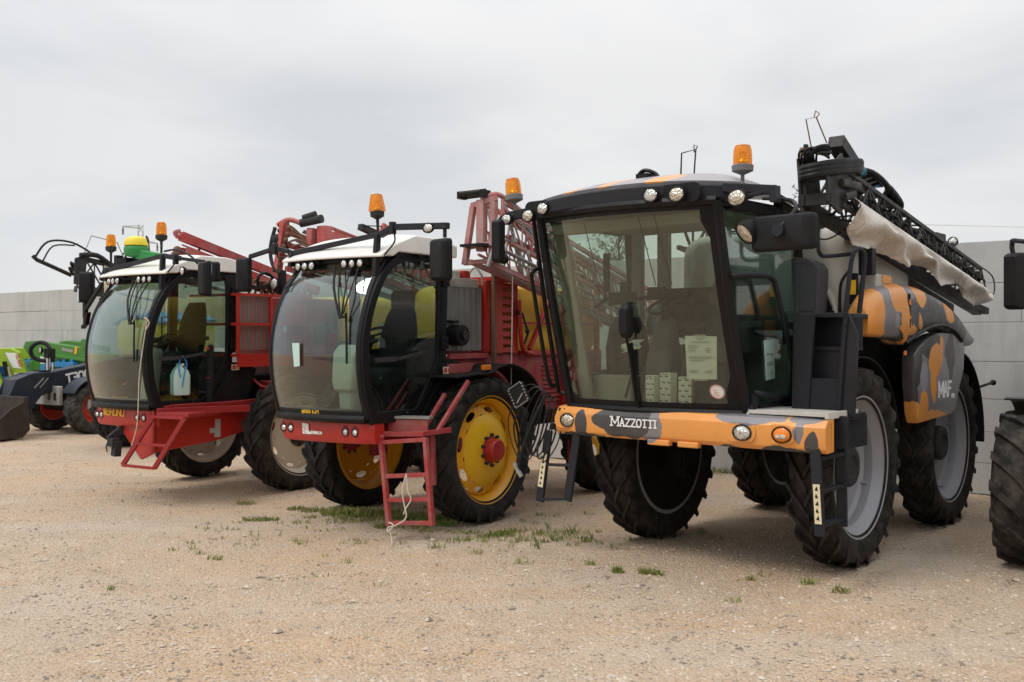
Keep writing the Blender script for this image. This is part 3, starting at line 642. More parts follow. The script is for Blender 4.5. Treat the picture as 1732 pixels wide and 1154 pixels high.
mb.tube([(-.72,-1.0,1.45),(-.63,-1.0,1.72),(-.52,-1.0,1.74),(-.56,-.98,1.45)], .012, 6); mb.box((-.68,-1.0,1.73),(.12,.03,.05)); mb.loft([[(-.95+p[0],-.62+p[1],z) for p in rbox((0,0),(w_,.2),.05,3)] for z, w_ in ((1.6,.4),(1.9,.42),(2.1,.34),(2.2,.2))])
mb.build('cab_controls', M['innerdark'], cabA)
mb = MB(); mb.shell([[(-.86+.22*i/5+.02*sin(2*j), -.86+.03*sin(i*2+j), 1.86+.05*i/5+.10*j/4*(1-.5*abs(i/5-.5))) for i in range(6)] for j in range(5)], .004); mb.build('cloth', M['paper'], cabA)
# thin cords of the sun blind
mb = MB(); 
for u in (.30, .62, .7): mb.bar(scrA(u,.96,-.06), scrA(u+.03,.62,-.09), .006)
mb.build('blind_cord', M['black'], cabA)

# roof
def roofA(u, v):  # u across -1..1, v front 0 .. back 1
    x = -.39 + 1.07*u*(1 - .06*v); y = lerp(-1.66 + .22*abs(u)**3, -.02, v); c = (1-abs(u)**5)
    z = 3.215 + .05*(1-abs(u)**2) + .135*c*min(1, (v*3.2)**.8)*(1-.25*max(0, v-.55)) - .16*max(0, v-.45)*(.5 + .5*abs(u)) 
    return V(x, y, z)
mb = MB(); mb.shell([[roofA(-1+2*i/24, j/12) for i in range(25)] for j in range(13)], -.03)
PGY = (.42,.38,.40)
cam_r = camo('camo_roof', (.27,.25,.265), [(OR, (-.88,-1.45,3.35), (.09,.28,.3)), (DK, (-.66,-1.2,3.4), (.17,.30,.3)), (OR, (-.52,-1.35,3.4), (.08,.45,.3)), (OR, (.02,-1.5,3.4), (.13,.25,.3)), (GY, (.5,-.5,3.2), (.35,.6,.22)), (DK, (.62,-.9,3.2), (.1,.4,.2)), (OR,(.1,-.6,3.4),(.2,.2,.3)), (GY,(-1.25,-.9,3.2),(.25,.5,.3))], .06, 4)
roA = mb.build('roof', cam_r, A, ang=50)
mb = MB()   # dark visor
secs = []
for i in range(25):
    u = -1 + i/12; x = -.39 + 1.075*u; y = -1.72 + .22*abs(u)**3; zt = 3.235 + .045*bow(u); zb = zt - .155 - .02*bow(u) + (.05 if abs(u) > .95 else 0)
    secs.append([(x, y+.30, zb+.02), (x, y+.05, zb), (x, y, zb+.03), (x, y-.005, zt-.03), (x, y+.04, zt), (x, y+.30, zt-.02)])
mb.loft(secs); vis = mb.build('roof_visor', M['charcoal'], roA, bevel=.01)
mb = MB()
for c_, w_ in ((-1.22, .36), (.20, .52)): 
    u = (c_+.39)/1.075; y = -1.72 + .22*abs(u)**3
    mb.prism(rbox((c_, 3.165), (w_, .165), .06, 4), 'y', y-.015, y+.02)
mb.build('lamp_surround', M['black'], vis, bevel=.01)
for x, z, y, r, ln in ((.03,3.165,-1.745,.055,'lens'), (.27,3.15,-1.74,.058,'lenswarm'), (-1.16,3.165,-1.67,.052,'lens'), (-1.34,3.115,-1.66,.054,'lenswarm'), (.77,3.085,-1.68,.062,'lenswarm'), (-1.58,3.10,-1.68,.048,'lens')): lamp(vis, (x, y, z), r, 'work_light', ln, depth=.09, sx=1.2)
mb = MB(); mb.bar((.60,-1.58,3.19), (1.0,-1.52,3.14), .06, .07); mb.bar((.77,-1.6,3.1),(.98,-1.52,3.13), .03, .03); mb.box((1.0,-1.5,3.11),(.05,.1,.13)); mb.bar((-1.3,-1.55,3.17),(-1.62,-1.62,3.13),.06,.08); mb.build('lamp_bracket', M['charcoal'], vis, bevel=.006)
mb = MB(); mb.box((.545,-.8,3.09),(.10,1.2,.10)); mb.box((-1.32,-.8,3.09),(.10,1.2,.10)); mb.build('roof_gutter', M['black'], roA, bevel=.02)
mb = MB(); mb.tube([(-.52,-1.1,3.38),(-.50,-1.1,3.47),(-.43,-1.1,3.50),(-.34,-1.08,3.46),(-.30,-1.1,3.40)], .02, 6, 3); mb.box((-.44,-1.1,3.43),(.12,.12,.07)); mb.build('antenna_base', M['black'], roA)
beacon(A, (.57,-1.2,3.36), .23, .078, stem=.14, base='beaconbase'); beacon(A, (-1.55,-1.6,3.27), .22, .074, tilt=(-.12,0), stem=.12, base='beaconbase')
# mirrors
m_ = mirror_head(A, (1.15,-1.64,2.79), (.53,.27,.08), -.05); 
mb = MB(); mb.tube([(.85,-1.4,3.1),(1.10,-1.45,3.06),(1.215,-1.6,2.99),(1.22,-1.66,2.93),(1.14,-1.74,2.81)], .015, 8, 4); mb.lathe([(.045,-.03),(.05,0),(.03,.012)], c=(1.14,-1.73,2.80), axis='y', n=16); mb.build('mirror_arm', M['charcoal'], A)
lamp(A, (.86,-1.72,2.80), .085, 'mirror_lamp', 'lenswarm', d=(-.3,-.75,-.5), depth=.14, sx=.8)
m_ = mirror_head(A, (-1.66,-1.68,2.90), (.11,.40,.09), .25)
mb = MB(); mb.tube([(-1.5,-1.6,3.14),(-1.66,-1.66,3.12),(-1.68,-1.66,3.04),(-1.64,-1.7,2.95)], .02, 8, 3); mb.build('mirror_arm', M['black'], A)
mb = MB(); mb.tube([(-1.5,-1.38,3.12),(-1.5,-1.2,2.3),(-1.5,-.99,1.48),(-1.3,-.98,1.42)], .022, 8); mb.tube([(-1.5,-1.31,2.66),(-1.53,-1.36,2.62),(-1.54,-1.34,2.5),(-1.53,-1.12,1.62),(-1.5,-1.05,1.55)], .02, 8, 3); mb.build('cab_handrail', M['black'], A)
# dangling cables with a square plug panel
mb = MB(); r4 = random.Random(4)
for k in range(7):
    x0 = -1.80 + .055*k; z0 = 1.5 - .03*k
    mb.tube([(-1.45,-1.15,1.42),(x0+.1,-1.22,z0+.05),(x0-.12+.02*k,-1.26,1.2-.05*k),(x0,-1.24,.82+.06*r4.random()),(x0+.12,-1.2,1.0+.1*r4.random()),(x0+.20,-1.2,1.34)], .006+.003*(k%2), 6, 5)
mb.tube([(-1.5,-1.2,1.45),(-1.62,-1.24,1.2),(-1.76,-1.26,.86),(-1.78,-1.25,.72)], .02, 8, 4)
cb = mb.build('cable_bundle', M['hose'], A)
mb = MB(); q = Matrix.Rotation(R(-30), 3, 'Y'); pts = [q @ V(*p) + V(-1.78,-1.25,1.45) for p in ((-.09,0,-.10),(.09,0,-.10),(.09,0,.10),(-.09,0,.10))]; mb.add([p + V(0,dy,0) for dy in (-.02,.02) for p in pts], [(0,1,2,3),(7,6,5,4),(0,4,5,1),(1,5,6,2),(2,6,7,3),(3,7,4,0)])
pl = mb.build('plug_panel', M['black'], cb)
mb = MB()
for i in range(4):
    a, b = pts[i], pts[(i+1) % 4]
    for k in range(6): mb.bar(a.lerp(b, k/6+.03) + V(0,-.024,0), a.lerp(b, k/6+.11) + V(0,-.024,0), .014, .01)
mb.bar((-1.79,-1.275,1.37),(-1.72,-1.275,1.47),.012,.01); mb.bar((-1.83,-1.27,.78),(-1.74,-1.27,.66),.03,.03)
mb.build('plug_rivets', M['steel'], pl)

# stairs beside the tank
mb = MB(); mb.prism([(.83,1.36),(.95,1.36),(1.0,2.20),(.82,2.20)], 'y', -.78, -.74); mb.prism([(-.78,1.36),(-.25,1.36),(-.20,2.20),(-.74,2.20)], 'x', .80, .83); mb.prism([(1.20,1.36),(1.33,1.36),(1.36,2.03),(1.28,2.20),(1.25,2.20)], 'y', -.77, -.73)
mb.box((1.06,-.60,1.36),(.48,.34,.05)); mb.box((.98,-.32,2.19),(.34,.66,.04)); mb.prism([(-.76,2.03),(-.76,1.40),(-.73,1.40),(-.56,2.03)], 'x', 1.26, 1.28)
st_ = mb.build('stairs', M['charcoal'], A, bevel=.006)
mb = MB()
for z, y in ((1.91,-.52),(1.65,-.66)): mb.box((1.07,y,z),(.40,.20,.03))
mb.build('tread', M['charcoal'], st_, bevel=.004)
mb = MB()
for z0, z1, y in ((1.38,1.64,-.755),(1.66,1.90,-.60),(1.92,2.17,-.46)): mb.box((1.07,y,(z0+z1)/2),(.42,.015,z1-z0))
mb.build('riser', M['charcoal'], st_)
mb = MB(); mb.prism([(1.17,1.38),(1.34,1.38),(1.34,1.12),(1.19,1.12)], 'y', -.93, -.89); mb.box((1.20,-.7,1.25),(.05,.42,.22)); mb.build('step_bracket', M['charcoal'], A, bevel=.006)
mb = MB(); mb.tube([(1.21,-.79,1.42),(1.265,-.78,2.18),(1.31,-.77,2.62),(1.34,-.75,2.71),(1.37,-.70,2.71),(1.375,-.66,2.62),(1.33,-.66,2.2)], .020, 8, 3); mb.tube([(.9,-.47,3.02),(.9,-.47,2.78),(.9,-.42,2.72),(.9,-.3,2.71),(.92,.2,2.76)], .018, 8, 3)
for z, x in ((1.46,1.225),(1.53,1.23),(2.12,1.27),(2.2,1.275)): mb.ball((x,-.80,z), .011, 8, 6)
mb.build('stair_handrail', M['charcoal'], A)
mb = MB(); mb.prism([(.52,2.22),(.73,2.22),(.745,2.62),(.70,2.68),(.50,2.75)], 'y', -.12, .12); mb.box((.64,-.123,2.44),(.13,.012,.40)); mb.box((.60,-.123,2.69),(.12,.010,.03)); mb.build('locker', M['locker'], A, bevel=.012)
# tank
mb = MB(); secs = []
for y, s_ in ((.16,.80),(.24,.95),(.36,1.0),(1.9,1.0),(2.1,.93),(2.2,.8)): secs.append([(p[0], y, p[1]) for p in rbox((-.02, 2.56), (1.72*s_, .95*s_), .22*s_, 6)])
mb.loft(secs); tk = mb.build('tank', M['tank'], A, ang=50)
mb = MB(); mb.tube([(.58,.16,2.22),(.60,.13,2.40),(.67,.12,2.45),(.74,.14,2.40),(.79,.15,2.28),(.80,.15,2.2)], .03, 8, 4); mb.build('filler_arch', M['tank'], tk)
mb = MB(); mb.prism(rbox((.69,2.28),(.17,.24),.08,5), 'y', .125, .15); mb.tube([(.84,.14,2.22),(.85,.12,2.4),(.88,.10,2.52),(.95,.12,2.62)], .014, 6, 4); mb.tube([(.6,.12,2.93),(.75,.1,2.9),(.95,.1,3.0)], .008, 5, 4); mb.build('filler_opening', M['black'], tk)
mb = MB(); mb.box((1.03,.3,2.69),(.13,.10,.24)); mb.box((.92,.25,2.45),(.08,.06,.28)); vb = mb.build('valve_box', M['black'], A, bevel=.01)
mb = MB(); mb.box((.925,.214,2.46),(.065,.01,.13)); mb.build('yellow_label', M['yellow'], vb)
mb = MB(); mb.box((1.0,.60,2.44),(.14,.36,.30)); eb = mb.build('engine_box', M['tank'], A, bevel=.02)
mb = MB(); mb.box((1.075,.66,2.545),(.01,.22,.07)); mb.build('orange_panel', camo('camo_orange', OR, []), eb)
# camouflage bodywork: upper hood and lower side panel (both sides)
def ztop(y):
    P = [(.02,2.36),(.3,2.455),(.5,2.49),(.9,2.525),(1.5,2.50),(2.1,2.41),(2.6,2.28),(3.0,2.15),(3.15,2.06)]
    for a, b in zip(P[:-1], P[1:]):
        if y <= b[0]: return lerp(a[1], b[1], (y-a[0])/(b[0]-a[0]))
    return P[-1][1]
def zbot(y):
    P = [(.02,2.02),(.3,2.01),(.75,2.0),(.9,1.93),(1.4,2.05),(1.9,2.10),(2.4,2.02),(2.75,1.9),(3.15,1.92)]
    for a, b in zip(P[:-1], P[1:]):
        if y <= b[0]: return lerp(a[1], b[1], (y-a[0])/(b[0]-a[0]))
    return P[-1][1]
hood_camo = camo('camo_hood', GY, [(DK,(1.15,.85,2.2),(.3,.20,.35)),(DK,(1.15,1.5,2.2),(.5,.5,.25)),(GY,(1.15,.55,2.2),(.5,.16,.4)),(OR,(1.05,.12,2.22),(.35,.26,.32)),(GY,(.99,.02,2.12),(.08,.10,.09)),(LG,(1.15,.66,2.17),(.2,.07,.09)),(DK,(1.15,2.3,2.15),(.5,.55,.25)),(OR,(1.15,.72,2.42),(.4,.22,.17)),(OR,(1.15,.86,2.22),(.4,.10,.26)),(OR,(1.15,.95,2.08),(.4,.24,.06)),(OR,(1.15,1.32,2.44),(.4,.18,.14)),(OR,(1.15,1.28,2.15),(.4,.07,.08)),(OR,(1.15,2.2,2.30),(.4,.17,.12)),(DK,(1.2,1.05,2.24),(.3,.06,.14))], .09, 4)
def hood(s, mat):
    mb = MB(); secs = []
    for i in range(30):
        y = .02 + 3.13*(i/29)**1.2; t, b = ztop(y), zbot(y); q_ = max(0, (.16-y)/.14); xo = 1.175 - .035*q_**2 - .05*max(0, y-2.4); t -= .05*q_**2; b += .01*q_**2; e = min(.10, (t-b)*.4)
        secs.append([(s*.97, y, b), (s*(xo-.03), y, b), (s*xo, y, b+.03), (s*(xo+.005), y, (t+b)/2), (s*(xo-.01), y, t-e), (s*(xo-.035), y, t-e*.45), (s*(xo-.09), y, t-e*.1), (s*(xo-.12), y, t), (s*1.0, y, t-.02), (s*.97, y, t-.07)])
    mb.loft(secs); return mb.build('hood', mat, A, ang=50)
hd = hood(1, hood_camo); hood(-1, hood_camo)
mb = MB(); mb.tube([(1.174,.99,2.10),(1.176,.985,2.26),(1.172,.99,2.42)], .010, 6); mb.tube([(1.17,.88,1.955),(1.18,1.15,2.03),(1.182,1.5,2.10),(1.182,1.9,2.13),(1.18,2.3,2.08),(1.17,2.6,1.97)], .022, 6, 3); mb.build('panel_seam', M['black'], hd)
mb = MB(); mb.box((1.179,.985,2.34),(.01,.03,.05)); mb.box((1.179,.99,2.2),(.01,.025,.04)); mb.box((1.172,.87,1.86),(.012,.05,.04)); mb.build('reflector', M['amber'], hd)
side_camo = camo('camo_side', GY, [(DK,(1.17,1.12,1.75),(.3,.25,.25)),(DK,(1.17,1.6,1.93),(.3,.4,.12)),(DK,(1.17,2.2,1.78),(.2,.14,.24)),(DK,(1.15,1.12,1.42),(.3,.12,.1)),(LG,(1.17,1.42,1.62),(.2,.11,.14)),(LG,(1.17,2.0,1.58),(.2,.20,.22)),(DK,(1.17,2.25,1.84),(.2,.13,.2)),(OR,(1.17,1.76,1.78),(.3,.19,.17)),(OR,(1.17,1.95,1.88),(.3,.06,.13)),(OR,(1.17,1.70,1.56),(.3,.09,.22)),(OR,(1.1,1.2,1.27),(.3,.18,.12)),(OR,(1.17,1.42,1.34),(.3,.11,.15)),(OR,(1.17,1.7,1.21),(.3,.4,.06))], .05, 6)
for s in (1, -1):
    poly = sp2([(1.14,1.83),(1.32,1.93),(1.68,2.03),(2.08,2.055),(2.5,2.02),(2.74,1.92)], 4) + [(2.71,1.66),(2.54,1.45),(2.42,1.25),(2.30,1.20),(1.75,1.185),(1.28,1.17),(1.22,1.25),(1.14,1.60)]
    mb = MB(); n_ = len(poly); cy = sum(p[0] for p in poly)/n_; cz = sum(p[1] for p in poly)/n_
    mb.loft([[(s*x, cy+(p[0]-cy)*k, cz+(p[1]-cz)*k) for p in poly] for x, k in ((1.05,1),(1.145,1),(1.163,.99),(1.169,.972))]); sp_ = mb.build('side_panel', side_camo, A, ang=40)
    mb = MB(); letters(mb, 'MAF', (s*1.1705, 1.86 if s > 0 else 2.2, 1.40), (0,s,0), (0,0,1), .145, .66, .24, .19, False, .004); letters(mb, '4180', (s*1.1705, 2.26 if s > 0 else 1.8, 1.375), (0,s,0), (0,0,1), .04, .5, .25, .2, False, .003); mb.build('lettering', M['whitetext'], sp_)
# mudguards
def arc_guard(name, c, r, a0, a1, x0, x1, t=.02, n=20, mat='plastic'):
    mb = MB(); mb.shell([[(x, c[0] + r*cos(R(a0+(a1-a0)*i/n)), c[1] + r*sin(R(a0+(a1-a0)*i/n))) for x in (x0, (x0+x1)/2, x1)] for i in range(n+1)], t); return mb.build(name, M[mat], A)
for s in (1, -1):
    arc_guard('mudguard', (-.03,.9), .94, 112, 15, s*.90, s*1.12, .012); arc_guard('mudguard', (2.54,.9), .96, 100, -5, s*.84, s*1.16)
mb = MB(); mb.box((.85,3.3,1.42),(.5,.06,.40)); mb.tube([(1.0,3.25,1.38),(1.1,3.7,1.45),(1.1,4.05,1.47)], .016, 6, 3); mb.ball((1.1,4.08,1.47), .035); mb.build('rear_plate', M['black'], A)
# boom folded along the side
bm_ = MB(); Fu, Fl = (1.06,-.45,3.47), (1.12,-.50,3.12); Eu, El = (1.0,3.95,2.82), (1.06,3.98,2.50)
truss(bm_, [(Fu, Eu), (Fl, El), ((.84,-.45,3.12), (.80,4.0,2.5)), ((.84,-.42,3.5), (.80,3.95,2.82))], 12, .020, .011, ((0,1),(1,2),(2,3),(3,0)))
bm_.bar((.85,-.62,3.12),(.86,4.3,2.33),.10,.10); bm_.bar((.55,-.5,3.15),(.6,4.1,2.36),.1,.1); bm_.bar((.86,4.0,2.4),(.92,4.45,2.33),.08,.08)
truss(bm_, [((1.0,-.3,3.34),(.96,3.9,2.74)),((.96,-.3,3.22),(.93,3.9,2.62)),((.90,-.3,3.30),(.88,3.9,2.70))], 22, .012, .008, ((0,1),(1,2),(2,0)))
for k in range(16): y_ = -.2+.26*k; bm_.box((1.03,y_,3.30-.145*(y_+.2)), (.07,.05,.09)); bm_.bar((1.03,y_,3.34-.145*(y_+.2)), (1.09,y_+.09,3.22-.145*(y_+.2)), .02)
bmA = bm_.build('boom', M['darksteel'], A, bevel=.004)
def squeeze(mb): mb.v = [(.84 + (x-.6)*.62, y*.9, z) if y < .3 else (x, y, z) for x, y, z in mb.v]
mb = MB()   # bracket head
mb.prism([(-.80,3.12),(-.55,3.04),(-.35,3.2),(-.40,3.42),(-.52,3.56),(-.86,3.50)], 'x', .60, .64); mb.prism([(-.84,3.12),(-.55,3.04),(-.35,3.2),(-.40,3.42),(-.52,3.56),(-.86,3.36)], 'x', 1.0, 1.04)
mb.box((.82,-.80,3.15),(.44,.05,.10)); mb.box((.82,-.78,3.36),(.44,.05,.10)); mb.box((.92,-.24,3.57),(.22,.52,.11), (-.40,0,0)); mb.bar((.7,-.8,3.1),(.7,-.8,3.62),.05,.05); mb.bar((1.0,-.78,3.1),(1.0,-.78,3.3),.05,.05)
mb.tube([(1.1,-.56,3.18),(1.12,-.35,3.22)], .035, 8); mb.tube([(1.08,-.6,3.3),(1.1,-.2,3.3)], .04, 8)
squeeze(mb); mb.build('boom_head', M['darksteel'], bmA, bevel=.006)
mb = MB(); r5 = random.Random(11)
for k in range(3): mb.tube([(.62,-.5,3.36+.03*k),(.66,-.86,3.33+.035*k),(.9,-.92,3.34+.035*k),(1.1,-.72,3.38+.035*k),(1.16,-.3,3.44+.03*k),(1.0,-.05,3.50),(.8,.15,3.46)], .034, 8, 5)
for k in range(9): mb.tube([(.62+.03*k,-.82,3.44+.02*r5.random()),(.68+.03*k,-.88-.04*r5.random(),3.5+.05*r5.random()),(.8+.03*k,-.8,3.52+.08*r5.random()),(.9,-.6,3.5+.1*r5.random())], .014, 6, 4)
for k in range(4): y = .4 + .12*k; mb.tube([(.78,y,3.45-.02*k),(.95,y+.1,3.55-.02*k),(1.05,y+.35,3.42-.04*k),(.9,y+.6,3.34-.03*k)], .028, 8, 5)
mb.tube([(1.0,3.9,2.85),(1.02,4.35,2.75),(1.02,4.42,2.55),(1.0,4.1,2.42)], .008, 5, 5); squeeze(mb); mb.build('boom_hoses', M['hose'], bmA)
mb = MB(); nozzles(mb, (1.09,-.2,3.28), (1.02,3.9,2.66), 14, .020); nozzles(mb, (.93,-.1,3.22), (.9,3.9,2.6), 12, .022); nozzles(mb, (.85,.6,3.42), (.85,3.9,2.86), 9, .022); mb.build('spray_nozzles', M['black'], bmA)
mb = MB()
for k in range(14): y = -.8+.05*k; mb.lathe([(.022,0),(.028,.03),(.016,.05)], c=(.64+.04*(k%5), -.86+.02*(k%3), 3.40+.035*(k%6)), axis='y', n=8)
squeeze(mb); mb.build('brass_fittings', paint('brass_fitting', (.32,.24,.12), .4, .3, metal=.7), bmA)
mb = MB(); mb.tube([(.95,-.72,3.58),(.92,-.76,3.82),(1.0,-.74,3.83),(1.04,-.62,3.63)], .006, 5); mb.tube([(1.0,-.74,3.82),(1.02,-.72,3.86),(1.0,-.75,3.88),(.99,-.76,3.83)], .005, 5); mb.build('wire_hoop', M['rust'], bmA)
lamp(bmA, (.95,3.05,3.08), .05, 'work_light', 'lens', depth=.08); mb = MB(); mb.box((.9,2.6,3.06),(.14,.3,.16)); mb.box((.95,2.98,2.95),(.05,.08,.22)); mb.bar((.95,3.05,3.0),(.95,3.1,2.8),.04); mb.box((.95,1.0,3.33),(.1,.2,.1)); mb.build('boom_valves', M['black'], bmA, bevel=.01)
mb = MB(); mb.box((.92,.25,3.6),(.02,.03,.03)); mb.lathe([(.045,-.05),(.05,0)], c=(.96,.35,3.52), axis='y', n=12); mb.box((.9,.9,3.47),(.1,.03,.05)); mb.build('blue_tie', M['teal'], bmA)
# far side boom, seen through the cab
mb = MB(); truss(mb, [((-1.0,.4,3.30),(-.98,3.95,2.8)),((-1.0,.4,2.95),(-.98,3.98,2.45)),((-.72,.4,2.95),(-.7,4.0,2.45)),((-.72,.4,3.30),(-.7,3.95,2.8))], 12, .022, .012); mb.build('boom', M['darksteel'], A)
mb = MB(); mb.tube([(-1.1,.55,3.2),(-1.0,.45,3.7),(-1.02,.5,3.95),(-.85,.5,3.97),(-.88,.5,3.6)], .009, 5); mb.tube([(-.86,.5,3.94),(-.83,.5,4.0),(-.87,.5,4.02),(-.87,.5,3.94)], .006, 5); mb.build('wire_hoop', M['hose'], A)

# torn tarp hanging under the boom
mb = MB(); rows = []
DR = [(-.36,.28),(-.2,.38),(.0,.36),(.3,.29),(.6,.27),(.95,.34),(1.15,.25),(1.6,.19),(2.0,.30),(2.3,.23),(2.6,.18),(2.9,.27),(3.2,.26),(3.5,.25),(3.8,.18),(3.98,.08)]
def drop_(y):
    for a, b in zip(DR[:-1], DR[1:]):
        if y <= b[0]: return lerp(a[1], b[1], (y-a[0])/(b[0]-a[0]))
    return DR[-1][1]
for i in range(141):
    t = i/140; y = -.36 + 4.34*t; zt = 3.23 - .150*(y+.5); row = []; dr = drop_(y) + .004*sin(t*240)
    for j in range(15):
        s = j/14; roll = .065*sin(s*6 - t*17 + 1.9*sin(t*9)) + .026*sin(s*10 + t*29 + 2*sin(t*6)) + .010*abs(sin(s*14 - t*40))
        x = 1.15 - .05*t + .05*sin(pi*s) + roll*(s**.5)*(.9 - .3*t) - .08*s*s
        row.append((x, y + .05*sin(s*5 + t*21)*s + .18*s*s, zt - dr*s - .02*sin(s*pi)*sin(t*21) + .010*sin(s*7+t*19)*s))
    rows.append(row)
mb.shell(rows, .004); tp = mb.build('tarp', M['tarp'], ang=80); tp.location = A.location; tp.rotation_euler = A.rotation_euler
tag(tp, 'torn dirty white tarp hanging in folds under the black boom of the camouflage sprayer', 'tarp')

# things inside the cab window
def inA(o): o.location = A.location; o.rotation_euler = A.rotation_euler; return o
mb = MB(); P = [scrA(.775,.375,-.012), scrA(.92,.372,-.012), scrA(.888,.165,-.012), scrA(.748,.165,-.012)]; mb.add(P + [p + V(0,.003,0) for p in P], [(0,1,2,3),(7,6,5,4),(0,4,5,1),(1,5,6,2),(2,6,7,3),(3,7,4,0)])
pp = inA(mb.build('paper_sheet', M['paper'])); tag(pp, 'white printed sheet taped inside the flat windscreen of the camouflage sprayer', 'paper sheet')
mb = MB(); U = lambda a, b: P[3].lerp(P[2], a).lerp(P[0].lerp(P[1], a), b) + V(0,-.003,0)
for a0, a1, b in ((.38,.62,.94),(.2,.8,.86),(.1,.45,.77),(.1,.4,.72),(.1,.35,.66),(.1,.9,.52),(.1,.8,.48),(.1,.6,.43),(.12,.4,.2),(.12,.38,.16),(.6,.9,.2),(.6,.85,.16),(.65,.8,.72),(.62,.82,.67),(.66,.78,.63)): mb.bar(U(a0,b), U(a1,b), .006, .002)
mb.build('printed_lines', M['ink'], pp)
mb = MB(); 
for a0, a1, b in ((.3,.68,1.02),(.25,.7,-.02)): mb.bar(U(a0,b), U(a1,b), .035, .002)
mb.build('tape', M['ivory'], pp)
for k, (x, rz, h, lab) in enumerate(((-.365,-.32,.25,'leftmost of three small printed cartons standing on the sprayer dashboard'), (-.215,-.1,.275,'tallest, middle one of three printed cartons standing on the sprayer dashboard'), (-.035,.28,.245,'printed carton with its brown side showing, rightmost of three on the dashboard'))):
    c_ = thing('carton', lab, 'carton', A.matrix_basis @ V(x,-1.06,1.418) if False else (Matrix.Translation(A.location) @ Matrix.Rotation(R(-40.5),4,'Z')) @ V(x,-1.07,1.418), R(-40.5)+rz, 'printed cartons on the sprayer dashboard')
    mb = MB(); mb.box((0,0,h/2),(.115,.10,h)); bo = mb.build('carton_body', M['carton'], c_, bevel=.003)
    mb = MB()
    for r_ in range(5):
        for q_ in range(2):
            x_ = -.03 + .06*q_ + .014*((r_ % 2)*2-1); z_ = .03 + r_*(h-.05)/4.2; mb.box((x_, -.0515, z_), (.032, .002, .011)); mb.box((x_-.012,-.0517,z_+.006),(.006,.0024,.012))
    mb.box((0,-.0515,h-.012),(.07,.002,.006)); mb.build('carton_print', M['ink'], bo)
    if k == 2: mb = MB(); mb.box((.0585,0,h/2),(.002,.096,h-.004)); mb.build('side_flap', M['cartonside'], bo)
mb = MB(); P = [V(.548,-.77,1.98), V(.548,-.58,1.99), V(.548,-.56,1.65), V(.548,-.73,1.635)]; mb.add(P + [p + V(-.003,0,0) for p in P], [(0,1,2,3),(7,6,5,4),(0,4,5,1),(1,5,6,2),(2,6,7,3),(3,7,4,0)])
pp = inA(mb.build('paper_sheet', M['mint'])); tag(pp, 'narrow pale green notice taped to the side door glass of the camouflage sprayer', 'paper sheet')
mb = MB()
for z, a in ((1.86,.0),(1.79,.03),(1.77,.02),(1.70,.07)): mb.bar((.5505,-.74+a,z),(.5505,-.60,z+.005),.006,.002)
mb.build('printed_lines', M['ink'], pp)
